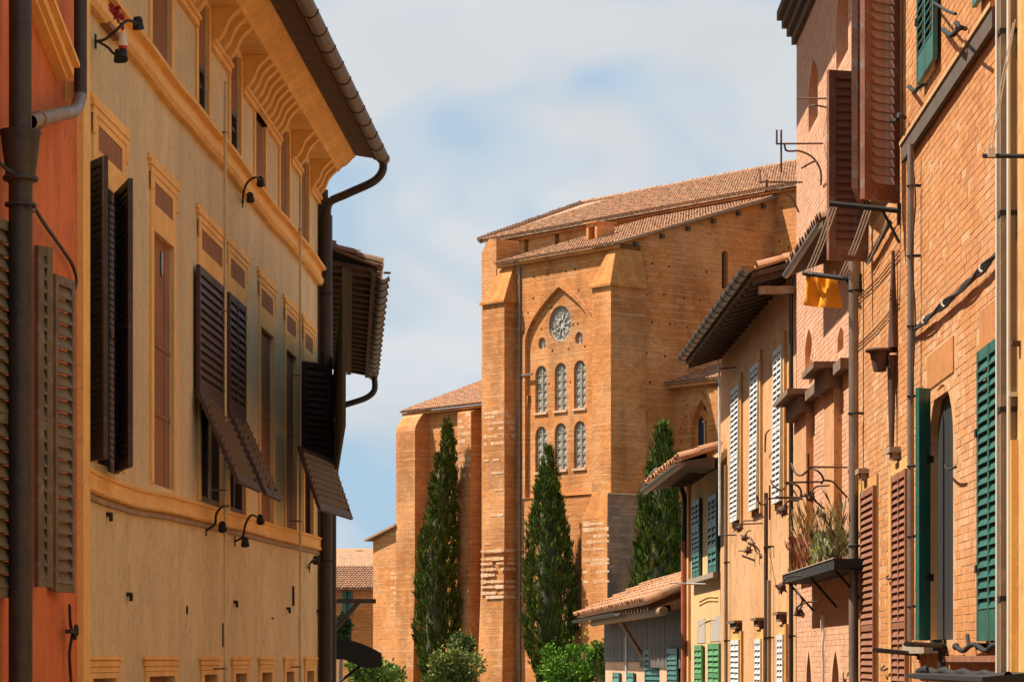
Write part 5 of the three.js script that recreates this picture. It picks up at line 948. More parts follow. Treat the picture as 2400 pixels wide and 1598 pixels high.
// washing line brackets with cords, and the orange towel
{
  const rod = (label, a, c) => small('clothesline_bracket', label, 'clothesline bracket', W1, 'clothesline brackets', [a, c], (g, q) => { mesh('rod', capped(q[0], q[1], 0.026, 8), M.iron, g); mesh('plate', [box(0.08, 0.2, 0.03, 0, -0.03, 0.005), capped(V(0, -0.3, 0), q[1].clone().multiplyScalar(0.25), 0.015, 6)], M.iron, g); });
  rod('black clothesline bracket below the large brown shutters', [2109, 494, 0.01], [1945, 477, 0.66]);
  rod('black clothesline bracket carrying the orange towel', [2018, 657, 0.01], [1884, 640, 0.58]);
  const cord = (label, a, c) => small('washing_line', label, 'washing line', W1, 'washing lines', [a, c], (g, q) => { const m = q[0].clone().lerp(q[1], 0.5); m.y -= 0.03; mesh('cord', tube([q[0], m, q[1]], 0.0065, 5, true), M.cord, g); });
  [[0, 'outer'], [7, 'middle'], [14, 'inner']].forEach(([k, w]) => { cord(`${w} pale cord from the upper bracket tip to the towel bracket`, [1950 + k, 480, 0.64 - k * 0.004], [1888 + k, 642, 0.56 - k * 0.004]); cord(`${w} pale cord from the upper bracket middle to the towel bracket`, [2030 + k, 488, 0.32 - k * 0.004], [1968 + k, 648, 0.2 - k * 0.004]); });
  cord('lone pale cord between the clothesline brackets near the wall', [2090, 494, 0.07], [2036, 600, 0.05]);
  const a = W1.p(1890, 645, 0.55), c = W1.p(1964, 650, 0.22), g = thing('orange_towel', 'orange towel hanging on the washing line', 'towel', W1, undefined, a), n = 18, m = 12, pos = [], idx = [];
  for (let j = 0; j <= m; j++) for (let i = 0; i <= n; i++) { const s = i / n, t = j / m, dx = (c.x - a.x) * s, dz = (c.z - a.z) * s, f = 0.028 * Math.sin(s * 9 + t * 1.9) * (0.25 + t) + 0.014 * Math.sin(s * 19 - t * 2.5) + 0.02 * t * Math.sin(s * 3); pos.push(dx + f, -0.325 * t + (c.y - a.y) * s - 0.012 * Math.sin(s * Math.PI), dz + f * 1.2); }
  for (let j = 0; j < m; j++) for (let i = 0; i < n; i++) { const k = j * (n + 1) + i; idx.push(k, k + n + 1, k + 1, k + 1, k + n + 1, k + n + 2); }
  const q = new THREE.BufferGeometry(); q.setAttribute('position', new THREE.Float32BufferAttribute(pos, 3)); q.setIndex(idx); q.computeVertexNormals();
  q.setAttribute('uv', new THREE.Float32BufferAttribute(new Array(pos.length / 3 * 2).fill(0), 2)); mesh('cloth', q, M.cloth, g);
  mesh('clothes_peg', [box(0.02, 0.08, 0.02, 0.05, 0.01, -0.03), box(0.02, 0.08, 0.02, (c.x - a.x) * 0.9, 0.0, (c.z - a.z) * 0.9)], M.rawWood, g);
}
// stair-like timber brace and small irons below the brown shutters
small('timber_brace', 'slanting brown timber brace below the brown shutters', 'brace', W1, undefined, [cF(745, 60, 0.05), cF(600, 320, 0.05)], (g, q) => { mesh('brace', tube([q[0], q[1]], 0.03, 4), M.redBrown, g); mesh('cord', [tube([V(q[0].x + 0.1, q[0].y, 0.02), V(q[1].x + 0.1, q[1].y - 0.05, 0.02)], 0.006, 5)], M.cord, g); });

// ================================================================ the ochre house at the right edge
const W0 = new Wall(3.13 + 0.0186 * 21.05 - 0.03, 21.05, 3.05, 9);
{
  const b = thing('ochre_house', 'narrow strip of a yellow ochre house at the corner downpipe', 'building', W0);
  mesh('wall', bx(0.0, W0.len, 0, H(5.4), -6, 0), M.ochre, b);
  mesh('roof', profileAlongX([[0.12, H(5.41)], [0.12, H(5.52)], [-6, H(7.2)], [-6, H(5.41)]], 0, W0.len), M.tile, b);
  mesh('window_surround', bx(0.18, 0.4, H(2.9), H(5.4), 0.002, 0.05), M.trim, b);
  mesh('window_surround', bx(0.42, 0.62, H(-1), H(1.5), 0.002, 0.05), M.trim, b);
}
small('clothesline_rod', 'black rod with pale cords standing out from the ochre house', 'clothesline bracket', W0, undefined, [[2420, 366, 0.02], [2304, 365, 0.34]], (g, q) => {
  mesh('rod', capped(q[0], q[1], 0.016, 8), M.iron, g); mesh('clamp', box(0.05, 0.06, 0.05, q[1].x * 0.82, q[1].y * 0.82 + 0.02, q[1].z * 0.82), M.cord, g);
  for (const k of [0, 1]) mesh('cord', tube([V(q[1].x * (0.9 - 0.08 * k), q[1].y * 0.9 + 0.02, q[1].z * (0.9 - 0.08 * k)), V(0.6 + 0.1 * k, 0.75, 0.2)], 0.004, 5), M.cord, g);
});
for (const [p, lab] of [[[2392, 805, 0.0], 'rusty iron pin high in the ochre house'], [[2385, 925, 0.0], 'pale insulator on the ochre house']]) small('wall_iron', lab, 'wall iron', W0, undefined, [p], g => { mesh('iron', box(0.1, 0.03, 0.06, 0, 0, 0.03), lab.startsWith('pale') ? M.cord : M.rustIron, g); });

// ================================================================ the pink brick tower house
const W2 = new Wall(3.55 + 0.0057 * 39.6, 39.6, 3.742, 32.92);
{
  const b = thing('pink_tower_house', 'tall pink-washed brick tower house with pointed slits and pilasters', 'building', W2), L = W2.len;
  const slits = [[1895, 1917, 138, 292], [1960, 1988, -60, 142], [1963, 1977, 766, 822], [1896, 1906, 840, 898], [1887, 1903, 770, 868], [1890, 1901, 1524, 1700], [1950, 1966, 1524, 1700]].map(([a, c, t, bt]) => [W2.u(a), W2.u(c), W2.y((a + c) / 2, bt), W2.y((a + c) / 2, t)]);
  mesh('wall', prismXY(rect(0, L, 0, H(9.3)), -0.22, -0.004, slits.map(s => archHole(s[0], s[1], s[2], s[3], Math.min(0.5, (s[3] - s[2]) * 0.4), 10))), M.pinkMortar, b);
  mesh('inner_wall', bx(0.05, L, 0, H(9.3), -4, -0.6), M.interior, b);
  slits.forEach((s, i) => { if (i === 4) mesh('slit_filling', bx(s[0] - 0.02, s[1] + 0.02, s[2], s[3], -0.2, -0.12), M.pinkMortar, b); });
  const pil = [[W2.u(1878), W2.u(1907)], [W2.u(1950), W2.u(1974)]], ledgeY = W2.y(1905, 915);
  const skip = slits.map(s => [s[0] - 0.01, s[1] + 0.01, s[2], s[3]]);
  brickwork(b, W2, 0, L, 9.2, skip, { mats: pinkBricks, lost: 0 });
  pil.forEach(([a, c]) => { mesh('pilaster', bx(a, c, H(1.05), ledgeY - 0.28, 0.002, 0.09), brickMat('orange pilaster brick', [0.58, 0.29, 0.12], [0.53, 0.26, 0.105], 2090), b); });
  pil.forEach(([a, c]) => { mesh('capital', [bx(a - 0.12, c + 0.18, ledgeY - 0.07, ledgeY, 0.004, 0.34), bx(a - 0.04, c + 0.06, ledgeY - 0.28, ledgeY - 0.072, 0.004, 0.2)], M.capital, b); });
  mesh('ledge', bx(0.02, L, ledgeY - 0.16, ledgeY - 0.04, 0.006, 0.12), M.capital, b);
  // cornice and the wide eave above
  const yc = W2.y(1872, 92);
  [[0.06, 0], [0.12, 0.12], [0.18, 0.24], [0.24, 0.36]].forEach(([d, h]) => mesh('cornice_course', bx(-0.02 - d, L, yc + h, yc + h + 0.118, -0.2, d), M.darkWood, b));
  mesh('eave', profileAlongX([[-4, H(10.6)], [1.3, H(9.0)], [1.3, H(9.1)], [-4, H(10.75)]], -0.5, L), M.darkWood, b);
  // pent roof over the shop storey
  const y = W2.y(1895, 588, 0.35), a = W2.u(1862, 0.35), c = W2.u(1938, 0.35);
  mesh('pent_roof_deck', profileAlongX([[0.002, y + 0.09], [0.42, y - 0.06], [0.42, y], [0.002, y + 0.16]], a, c + 0.3), M.darkWood, b);
  mesh('pent_gutter', halfGutter(a, c + 0.3, y - 0.04, 0.45, 0.045), M.pipeGrey, b);
  tiles(b, V(a, y + 0.01, 0.4), V(1, 0, 0), V(0, 0.16, -0.42).normalize(), c + 0.3 - a, 0.42, { tw: 0.2, tl: 0.3, single: 300, mats: [1, 1, 0], dark: true });
}
{ // round downpipe at the joint of pink and brick houses
  const u = W2.u(2006, 0.1), g = thing('round_downpipe', 'thick grey downpipe between the pink tower house and the brick house', 'downpipe', W2, undefined, V(u, 0, 0.12));
  mesh('pipe', capped(V(0, 0, 0), V(0, W2.y(2006, 560, 0.1), 0), 0.052, 14), M.pipeGrey, g);
  for (const h of [3.9, 2.6, 1.2]) mesh('bracket', [new THREE.TorusGeometry(0.056, 0.01, 6, 14).rotateX(Math.PI / 2).translate(0, H(h), 0), bx(-0.01, 0.01, H(h) - 0.012, H(h) + 0.012, -0.12, -0.04)], M.iron, g);
}
// plant trough on the pink house and what grows in it
{
  const u0 = W2.u(1866, 0.2), u1 = W2.u(1994, 0.2), y = H(1.0), g = thing('plant_shelf', 'long black iron plant shelf on the pink tower house', 'shelf', W2, undefined, V(u0, y, 0.005)), w = u1 - u0;
  mesh('tray', [bx(0, w, -0.06, -0.04, 0, 0.36), bx(0, w, -0.06, 0.05, 0.35, 0.365), bx(0, 0.015, -0.06, 0.05, 0, 0.35), bx(w - 0.015, w, -0.06, 0.05, 0, 0.35)], M.iron, g);
  mesh('rim', bx(-0.01, w + 0.01, 0.05, 0.062, 0.34, 0.375), M.stone, g);
  for (const x of [0.4, w / 2, w - 0.4]) mesh('strut', capped(V(x, -0.4, 0.01), V(x, -0.05, 0.32), 0.014, 6), M.iron, g);
  const sp = [['dry rust-coloured succulent on the plant shelf next to the white-shuttered house', [140, 240, 640, 830], [0.32, 0.13, 0.07], 200, 0.16, 0.04], ['tall spiky olive plant on the plant shelf behind the rust-coloured succulent', [130, 250, 440, 740], [0.20, 0.14, 0.05], 200, 0.26, 0.018], ['bushy grey-green succulent on the plant shelf', [285, 425, 560, 720], [0.20, 0.21, 0.10], 380, 0.12, 0.05], ['yellow-green trailing plant on the plant shelf', [300, 350, 600, 760], [0.26, 0.30, 0.03], 160, 0.12, 0.04], ['dark rosemary bush at the pipe end of the plant shelf', [320, 430, 380, 620], [0.12, 0.11, 0.045], 180, 0.22, 0.016], ['small terracotta-toned sedum beside the grey-green succulent', [240, 300, 700, 820], [0.24, 0.12, 0.06], 140, 0.1, 0.04]];
  for (const [lab, [x0, x1, y0, y1], col, n, ln, wd] of sp) {
    const a = W2.p(...cG(x0, y1, 0.2)), c = W2.p(...cG(x1, y0, 0.2)), pg = thing('shelf_plant', lab, 'plant', W2, 'plants on the iron shelf', V((a.x + c.x) / 2, y - 0.03, 0.2));
    const hw = Math.abs(c.x - a.x) / 2, top = Math.max(0.3, c.y - y), list = [];
    for (let i = 0; i < n; i++) { const h = Math.pow(rnd(), 0.8) * top, q = V(rr(-hw, hw) * (0.6 + 0.4 * h / top), h, rr(-0.13, 0.13)), dir = V(rr(-0.5, 0.5), 1, rr(-0.5, 0.6)).normalize(); list.push([q, dir, new THREE.Vector3().crossVectors(dir, rdir()).normalize(), ln * rr(0.6, 1.2), wd * rr(0.7, 1.3), mul(col, rr(0.6, 1.4))]); }
    blades(list, M.leaf, 'foliage', pg);
    const st = []; for (let i = 0; i < 9; i++) st.push(tube([V(rr(-hw, hw) * 0.4, 0, 0), V(rr(-hw, hw) * 0.7, top * 0.5, 0), V(rr(-hw, hw), top * rr(0.7, 1), rr(-0.1, 0.1))], 0.006, 4, true)); mesh('stem', st, M.rawWood, pg);
    mesh('pot', new THREE.CylinderGeometry(0.11, 0.08, 0.16, 12).translate(0, 0.06, 0), M.tileC, pg);
  }
}
// wrought iron curls standing out from the houses
const W3 = new Wall(4.41 - 0.0157 * 51.5, 51.5, 4.41 - 0.0157 * 39.7, 39.7);
const curls = [
  [W2, 'wrought iron scroll bracket above the plant shelf', [[cG(465, 155, 0.01), cG(210, 152, 0.6)], [cG(100, 130, 0.7), cG(125, 190, 0.68), cG(165, 208, 0.64), cG(205, 175, 0.6), cG(212, 152, 0.58)], [cG(212, 60, 0.6), cG(212, 340, 0.56)], [cG(215, 155, 0.58), cG(275, 180, 0.5), cG(310, 230, 0.42), cG(300, 262, 0.42)]]],
  [W2, 'wrought iron scroll with a long curved tail above the plant shelf', [[cG(300, 250, 0.4), cG(60, 255, 0.85)], [cG(310, 240, 0.4), cG(360, 245, 0.3), cG(410, 290, 0.15), cG(465, 350, 0.01)]]],
  [W2, 'wrought iron scroll ending in a drooping flower lamp', [[cG(0, 352, 0.92), cG(165, 355, 0.62)], [cG(60, 258, 0.8), cG(130, 270, 0.7), cG(165, 320, 0.62), cG(160, 358, 0.62)], [cG(170, 345, 0.6), cG(220, 340, 0.5), cG(260, 380, 0.4), cG(320, 430, 0.3)]]],
  [W3, 'wrought iron scroll before the lowest white shutter', [[cD(1365, 215, 0.5), cD(1390, 260, 0.48), cD(1430, 285, 0.4), cD(1470, 250, 0.3), cD(1480, 230, 0.02)], [cD(1270, 320, 0.6), cD(1290, 370, 0.55), cD(1325, 378, 0.5), cD(1350, 340, 0.42), cD(1570, 335, 0.02)], [cD(1358, 250, 0.44), cD(1358, 480, 0.42)]]],
  [W2, 'curled iron lamp arm under the end of the plant shelf', [[cG(0, 940, 0.9), cG(50, 920, 0.8), cG(95, 912, 0.7), cG(130, 930, 0.62)], [cG(130, 960, 0.6), cG(165, 1010, 0.55), cG(160, 1060, 0.52), cG(135, 1080, 0.55), cG(150, 1110, 0.5), cG(180, 1140, 0.48)]]],
  [W2, 'thin iron antenna bracket high on the pink house edge', [[cE(105, 880, 0.75), cE(390, 878, 0.02)], [cE(108, 795, 0.75), cE(108, 885, 0.75)], [cE(135, 795, 0.7), cE(135, 1055, 0.7)], [cE(155, 885, 0.66), cE(160, 915, 0.65), cE(250, 925, 0.45), cE(330, 965, 0.25), cE(375, 1040, 0.1), cE(380, 1130, 0.02)], [cE(260, 1030, 0.4), cE(320, 995, 0.3), cE(365, 1010, 0.1)]]],
  [W2, 'thin iron rods crossing the top slit of the pink house', [[cE(240, 600, 0.3), cE(420, 603, 0.02)], [cE(300, 650, 0.25), cE(350, 645, 0.2), cE(415, 658, 0.03)]]],
  [W2, 'thin iron aerial standing out below the antenna bracket', [[cA(2075, 155, 1.0), cA(2310, 158, 0.3)], [cA(2075, 90, 1.0), cA(2080, 160, 1.0)], [cA(2115, 140, 0.9), cA(2115, 185, 0.9)], [cA(2110, 205, 0.9), cA(2190, 200, 0.6), cA(2250, 240, 0.4), cA(2290, 320, 0.2)]]],
  [W3, 'short dark drying bar under the white shutters', [[cD(1120, 512, 0.6), cD(1310, 505, 0.02)], [cD(1250, 490, 0.2), cD(1300, 470, 0.1), cD(1330, 450, 0.02)]]],
  [W3, 'curled wire hanging below the drying bar', [[cD(1190, 605, 0.05), cD(1225, 600, 0.1), cD(1250, 640, 0.1), cD(1265, 690, 0.06), cD(1300, 715, 0.02)], [cD(1150, 690, 0.05), cD(1215, 688, 0.1)]]],
  [W3, 'thin bent pipe between the upper white shutters', [[cC(1490, 1275, 0.05), cC(1465, 1300, 0.1), cC(1458, 1350, 0.1), cC(1455, 1440, 0.06)]]],
];
for (const [w, lab, paths] of curls) {
  const o = w.p(...paths[0][0]), g = thing('iron_scroll', lab, 'ironwork', w, 'wrought ironwork on the right hand houses', o);
  for (const pth of paths) { const q = pth.map(p => w.p(...p).sub(o)); mesh('rod', q.length === 2 ? capped(q[0], q[1], 0.011, 6) : tube(q, 0.012, 6, true), M.rustIron, g); }
}
function starLamp(w, p, lab) { small('flower_lamp', lab, 'lamp', w, 'dark flower-shaped lamps', [p], g => { const l = [new THREE.SphereGeometry(0.05, 8, 6)]; for (let i = 0; i < 9; i++) { const d = rdir(); l.push(new THREE.ConeGeometry(0.03, 0.08, 5).translate(0, 0.05, 0).applyQuaternion(new THREE.Quaternion().setFromUnitVectors(V(0, 1, 0), d))); } mesh('petal', l, M.rustIron, g); mesh('hanger', tube([[0, 0, 0], [0.05, 0.1, -0.05], [0.1, 0.12, -0.2]], 0.01, 5, true), M.rustIron, g); }); }
starLamp(W3, cD(1440, 420, 0.5), 'dark flower-shaped lamp left of the plant shelf'); starLamp(W2, cG(45, 440, 0.85), 'dark spiky lamp nearest the white shutters'); starLamp(W2, cG(225, 350, 0.5), 'rusty flower-shaped lamp over the tall spiky plant'); starLamp(W2, cG(35, 945, 0.85), 'dark lamp on the curled arm under the plant shelf'); starLamp(W2, cG(150, 1110, 0.5), 'small dark lamp at the low end of the curled arm'); starLamp(W3, cD(1155, 540, 0.3), 'dark lamp hanging from the drying bar'); starLamp(W3, cD(1215, 688, 0.1), 'small black lamp low on the curled wire'); starLamp(W3, cD(1188, 603, 0.1), 'small black lamp high on the curled wire');
small('frayed_rope', 'frayed white rope hanging on the pink wall below the shelf', 'rope', W2, undefined, [cG(308, 1110, 0.03), cG(305, 1180, 0.04), cG(312, 1260, 0.03), cG(306, 1330, 0.04), cG(310, 1450, 0.03), cG(308, 1600, 0.03)], (g, q) => { mesh('cord', [tube(q, 0.016, 6, true), box(0.06, 0.2, 0.04, q[1].x, q[1].y, q[1].z)], M.cord, g); });

// ================================================================ the apricot house with white shutters
{
  const b = thing('apricot_house', 'worn apricot house with white louvred shutters and deep timber eave', 'building', W3), L = W3.len;
  const up = [[1722, 1740, 905, 1222], [1768, 1786, 852, 1195], [1823, 1842, 812, 1178]].map(([a, c, t, bt]) => [W3.u(a), W3.u(c), W3.y((a + c) / 2, bt), W3.y((a + c) / 2, t)]);
  const lo = [[1722, 1741, 1500], [1779, 1793, 1497], [1832, 1846, 1487]].map(([a, c, t]) => [W3.u(a), W3.u(c), H(-1.6), W3.y((a + c) / 2, t)]);
  const ye = H(5.12);
  mesh('wall', prismXY(rect(0, L, 0, ye + 0.15), -0.35, 0, [...up, ...lo].map(w => rect(...w))), M.worn, b);
  mesh('inner_wall', bx(0.05, L, 0, ye, -4, -0.5), M.interior, b);
  for (const w of [...up, ...lo]) { opening(b, ...w, 0.25); mesh('window_surround', [bx(w[0] - 0.16, w[0] - 0.003, w[2] - 0.08, w[3] + 0.14, 0.002, 0.04), bx(w[1] + 0.003, w[1] + 0.16, w[2] - 0.08, w[3] + 0.14, 0.002, 0.04), bx(w[0] - 0.003, w[1] + 0.003, w[3] + 0.003, w[3] + 0.14, 0.002, 0.04)], M.ochre, b); }
  const wh = { m: M.white, pitch: 0.085, stile: 0.065, cols: 2, rails: [0.48] };
  for (const w of up) { const h = w[3] - w[2], ww = w[1] - w[0]; shutter(b, 'shutter', V(w[0], w[2], 0.07), 0, ww, h - 0.02, { ...wh, tilt: -0.012 }); }
  for (const w of lo) { mesh('drip_hood', [bx(w[0] + 0.05, w[1] - 0.05, w[3] + 0.27, w[3] + 0.31, 0.003, 0.13), bx(w[0] + 0.15, w[1] - 0.15, w[3] + 0.18, w[3] + 0.268, 0.003, 0.09)], M.capital, b); shutter(b, 'shutter', V(w[0], w[2], 0.05), 0, w[1] - w[0], w[3] - w[2], wh); }
  const ov = 0.6, rise = 0.33;
  mesh('eave_soffit', profileAlongX([[-1.5, ye + 0.6], [ov, ye + 0.02], [ov, ye - 0.04], [-1.5, ye + 0.5]], 0, L), M.darkWood, b);
  for (let u = 0.25; u < L; u += 0.6) mesh('rafter', profileAlongX([[0.003, ye + 0.16], [ov - 0.03, ye - 0.05], [ov - 0.03, ye - 0.13], [0.003, ye + 0.04]], u - 0.04, u + 0.04), M.darkWood, b);
  mesh('beam_end', bx(L - 0.12, L + 0.02, ye - 0.26, ye - 0.16, 0.01, 0.5), M.rawWood, b);
  mesh('roof_deck', profileAlongX([[ov + 0.02, ye + 0.03], [ov + 0.02, ye + 0.06], [-4, ye + 0.06 + 4.62 * rise], [-4, ye + 4.62 * rise]], 0, L), M.tile, b);
  tiles(b, V(0, ye + 0.07, ov - 0.14), V(1, 0, 0), V(0, rise, -1).normalize(), L, 2.6, { single: 300, mats: [0, 1, 2, 2] });
  mesh('gutter', halfGutter(-0.1, L + 0.1, ye + 0.09, ov + 0.06, 0.085), M.copper, b);
  mesh('gutter_end', new THREE.CircleGeometry(0.085, 14, Math.PI, Math.PI).rotateY(Math.PI / 2).translate(L + 0.1, ye + 0.09, ov + 0.06), M.rawWood, b);
  for (let u = 0.3; u < L; u += 0.7) mesh('gutter_band', ring(u, ye + 0.09, ov + 0.06, 0.09, 0.007), M.copper, b);
}
for (const [px, y0, w, lab, m] of [[1866, 640, W3, 'dark downpipe at the joint of apricot and pink houses', M.pipeDark], [1796, 1155, W3, 'thin brown pipe down the apricot house between its windows', M.rustIron], [1803, 1360, W3, 'short pale pipe beside the thin brown pipe', M.pipeBeige], [1702, 1090, W3, 'thin brown pipe at the far edge of the apricot house', M.pipeBeige]]) {
  const u = Math.min(w.u(px, 0.07), w.len - 0.03), g = thing('wall_pipe', lab, 'pipe', w, 'pipes on the apricot house', V(u, 0, 0.07)); mesh('pipe', capped(V(0, 0, 0), V(0, w.y(px, y0, 0.07), 0), 0.03, 8), m, g); for (const h of [0.3, 1.6]) mesh('clip', bx(-0.045, 0.045, H(h), H(h) + 0.02, -0.066, 0.035), M.iron, g);
}
small('white_pole', 'thin white pole hanging before the far end of the apricot house', 'pole', W3, undefined, [[1686, 850, 0.25], [1687, 1255, 0.25]], (g, q) => { mesh('pole', capped(q[1], q[0], 0.018, 8), M.white, g); mesh('stay', [capped(V(0, -0.1, 0), V(0.3, -0.1, -0.25), 0.012, 5), capped(q[1].clone(), q[1].clone().add(V(0.3, 0, -0.25)), 0.012, 5)], M.iron, g); });

// ================================================================ the little pale yellow house
const W4 = new Wall(3.62 - 0.0286 * 6.3, 58, 3.62, 51.7);
{
  const b = thing('yellow_house', 'narrow pale yellow house with teal shutters above and bright green ones below', 'building', W4), L = W4.len, ye = H(3.36);
  const sh = [[1630, 1647, 1172, 1352], [1668, 1688, 1160, 1342], [1636, 1653, 1512, 1700], [1668, 1694, 1508, 1700]].map(([a, c, t, bt]) => [W4.u(a), W4.u(c), W4.y((a + c) / 2, bt), W4.y((a + c) / 2, t)]);
  mesh('wall', prismXY(rect(0, L, 0, ye + 0.25), -0.35, 0, sh.map(s => rect(s[0] + 0.05, s[1] - 0.05, s[2], s[3] - 0.02))), M.paleYellow, b);
  mesh('inner_wall', bx(0.05, L, 0, ye, -4, -0.5), M.interior, b);
  mesh('corner_board', bx(0.0, 0.42, 0, ye, 0.002, 0.05), M.worn, b);
  sh.forEach((s, i) => { shutter(b, 'shutter', V(s[0], s[2], 0.05), 0, s[1] - s[0], s[3] - s[2], { m: i < 2 ? M.green : M.leafGreen, pitch: 0.1, stile: 0.09, cols: 2, rails: [0.3, 0.62] }); });
  for (const s of sh.slice(2)) mesh('cement_patch', prismXY([[s[0] - 0.1, s[3] + 0.04], [s[1] + 0.1, s[3] + 0.04], [s[1] + 0.06, s[3] + 0.5], [s[0], s[3] + 0.46]], 0.002, 0.01), plaster('cement render', 2, [0.44, 0.36, 0.29], [0.40, 0.33, 0.26], [0.36, 0.3, 0.24], 0, 2100), b);
  mesh('crack_line', [[885, 1030, 1010, 1000], [885, 1055, 1010, 1025], [885, 1195, 1005, 1150]].map(([x0, y0, x1, y1]) => { const a = W4.p(...cD(x0, y0, 0.006)), c = W4.p(...cD(x1, y1, 0.006)), m = a.clone().lerp(c, 0.5); m.y += 0.04; return tube([a, m, c], 0.012, 4, true); }), M.ochre, b);
  mesh('sill', bx(sh[0][0] - 0.3, sh[1][1] + 0.2, sh[0][2] - 0.12, sh[0][2] - 0.03, 0.002, 0.14), M.stone, b);
  const ov = 0.76, rise = 0.33, uE = L + 1.5;
  mesh('eave_soffit', profileAlongX([[-1.2, ye + 0.42], [ov, ye - 0.02], [ov, ye - 0.08], [-1.2, ye + 0.3]], -0.4, L - 0.02), M.darkWood, b);
  mesh('verge_board', profileAlongX([[0.25, ye + 0.05], [ov, ye - 0.03], [ov, ye - 0.1], [0.25, ye - 0.14]], L, uE), M.darkWood, b);
  mesh('yellow_beam', bx(L - 0.3, L + 1.2, ye - 0.12, ye + 0.14, 0.26, 0.36), M.ochre, b);
  for (let u = 0.2; u < L; u += 0.6) mesh('rafter', bx(u - 0.045, u + 0.045, ye - 0.02, ye + 0.1, 0.003, ov - 0.04), M.darkWood, b);
  mesh('roof_deck', profileAlongX([[ov + 0.02, ye - 0.01], [ov + 0.02, ye + 0.02], [0.15, ye + 0.02 + (ov - 0.13) * rise], [0.15, ye - 0.02 + (ov - 0.13) * rise]], -0.4, uE), M.tileC, b);
  tiles(b, V(-0.4, ye + 0.02, ov + 0.04), V(1, 0, 0), V(0, rise, -1).normalize(), uE + 0.4, 0.66, { single: 300, mats: [0, 2, 2] });
  mesh('gutter', halfGutter(-0.45, uE, ye - 0.06, ov + 0.08, 0.085), M.copper, b);
  mesh('gutter_end', new THREE.CircleGeometry(0.085, 14, Math.PI, Math.PI).rotateY(Math.PI / 2).translate(uE, ye - 0.06, ov + 0.08), M.rawWood, b);
}
{
  const g = thing('red_downpipe', 'red-brown painted downpipe at the corner of the pale yellow house', 'downpipe', W4, undefined, V(0.0, 0, 0.1)), y = W4.y(1612, 1265, 0.1);
  mesh('pipe', capped(V(0, 0, 0), V(0, y, 0), 0.055, 12), M.redPipe, g);
  mesh('swan_neck', tube([[0, y, 0], [0, y + 0.9, 0], [-0.02, y + 1.15, 0.12], [-0.1, y + 1.4, 0.5], [-0.2, H(3.24), 0.8]], 0.05, 10, true), M.pipeDark, g);
}
small('roof_aerial', 'flat pale aerial arm crossing the red downpipe', 'aerial', W4, undefined, [[1660, 1369, 0.05], [1588, 1367, 0.6]], (g, q) => { mesh('arm', [capped(q[0], q[1], 0.014, 6), box(0.1, 0.012, 0.3, q[1].x, q[1].y, q[1].z)], M.white, g); });

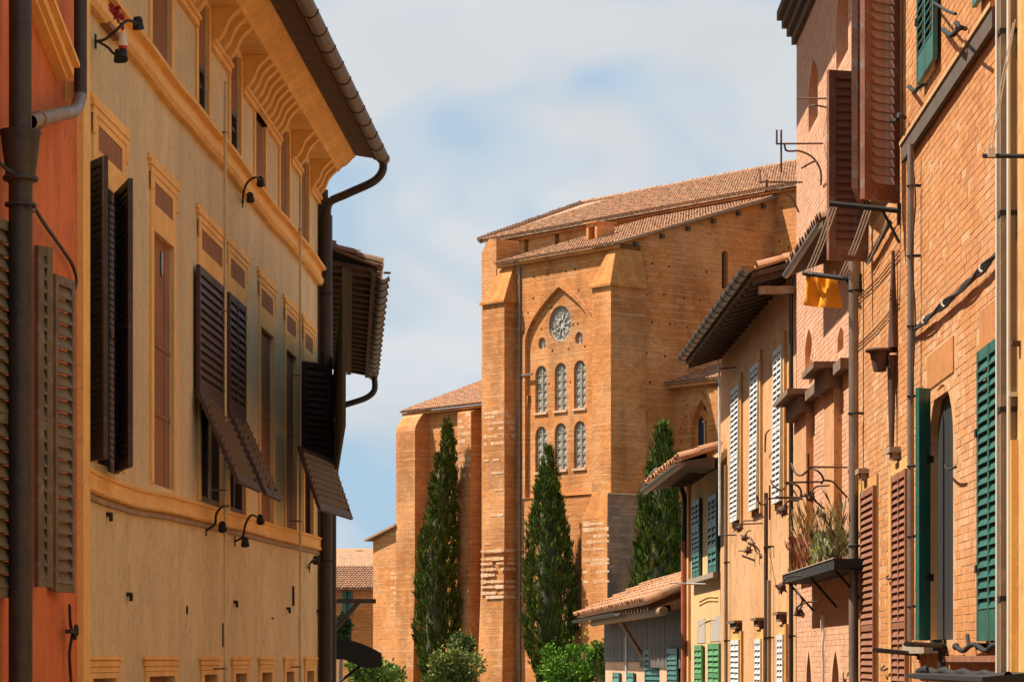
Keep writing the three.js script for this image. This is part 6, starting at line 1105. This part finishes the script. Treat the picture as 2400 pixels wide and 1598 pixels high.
// ================================================================ the low house under the big tiled roof
const W5 = new Wall(2.45, 78.3, 3.4, 58.6);
{
  const b = thing('low_tiled_house', 'low house in shade under a broad sagging terracotta roof', 'building', W5), L = W5.len, ye = H(1.08), ov = 0.72;
  const sh = [[1443, 1458, 1576, 1700, M.paleGreen], [1476, 1492, 1576, 1700, M.paleGreen], [1519, 1547, 1522, 1700, M.green], [1572, 1596, 1520, 1700, M.green]].map(([a, c, t, bt, m]) => [W5.u(a), W5.u(c), W5.y((a + c) / 2, bt), W5.y((a + c) / 2, t), m]);
  mesh('wall', prismXY(rect(0, L, 0, ye + 0.2), -0.35, 0, sh.map(s => rect(s[0] + 0.05, s[1] - 0.05, s[2], s[3] - 0.02))), M.pinkMortar, b);
  mesh('inner_wall', bx(0.05, L, 0, ye, -2.2, -0.5), M.interior, b);
  const bw = 0.32; for (let x = 0.02; x < L - bw; x += bw) mesh('shade_board', bx(x, x + bw - 0.012, H(-0.06) + (x > W5.u(1500) ? -0.12 : 0), ye - 0.1, 0.003, 0.03 + rr(0, 0.012)), M.shadedWall, b);  // wall shade below the eave, drawn as dark grey boards
  sh.forEach((s, i) => { shutter(b, 'shutter', V(s[0], s[2], 0.06), i === 2 ? 0.12 : 0, s[1] - s[0], s[3] - s[2], { m: s[4], pitch: 0.11, stile: 0.1, cols: 1, rails: [0.5] }); });
  const rise = 0.87 / 2.0, Ls = Math.hypot(2, 0.87), es = V(0, 0.87 / Ls, -2 / Ls);
  mesh('roof_deck', profileAlongX([[ov, ye], [ov, ye + 0.04], [ov - 2, ye + 0.91], [ov - 2, ye + 0.83]], -0.3, L + 0.25), M.tile, b);
  mesh('back_slope', profileAlongX([[ov - 2, ye + 0.83], [ov - 2, ye + 0.91], [ov - 4, ye + 0.2], [ov - 4, ye + 0.1]], -0.3, L + 0.25), M.tile, b);
  tiles(b, V(-0.32, ye + 0.04, ov + 0.05), V(1, 0, 0), es, L + 0.57, Ls + 0.05, { single: 300, tw: 0.23, tl: 0.38, mats: [0, 0, 2, 2, 1] });
  for (let u = 0.3; u < L; u += 0.7) mesh('rafter', profileAlongX([[0.003, ye + 0.26], [ov - 0.02, ye - 0.03], [ov - 0.02, ye - 0.12], [0.003, ye + 0.15]], u - 0.045, u + 0.045), M.rawWood, b);
  mesh('log_purlin', capped(V(2, ye - 0.16, ov - 0.24), V(W5.u(1556, ov - 0.2), ye - 0.15, ov - 0.2), 0.085, 12), M.rawWood, b);
  mesh('log_end', new THREE.CylinderGeometry(0.09, 0.09, 0.02, 14).rotateZ(Math.PI / 2).translate(W5.u(1556, ov - 0.2) + 0.012, ye - 0.15, ov - 0.2), M.greyBeige, b);
  mesh('eave_beam', bx(W5.u(1560, 0.4), L, ye - 0.14, ye - 0.02, 0.3, 0.42), M.rawWood, b);
  mesh('gutter', halfGutter(-0.6, W5.u(1452, ov), ye - 0.06, ov + 0.06, 0.07), M.pipeDark, b);
  const s0 = W5.p(1482, 1493, 0.35), s1 = W5.p(1504, 1526, 0.03); mesh('brace', capped(V(s0.x - 1.2, ye - 0.2, ov - 0.2), V(s1.x, s1.y - 0.1, 0.02), 0.05, 6), M.rawWood, b);
  mesh('white_pipe', capped(V(W5.u(1469, 0.06), 3, 0.06), V(W5.u(1468, 0.06), W5.y(1468, 1492, 0.06), 0.06), 0.03, 8), M.white, b);
}

renderer.render(scene, camera);
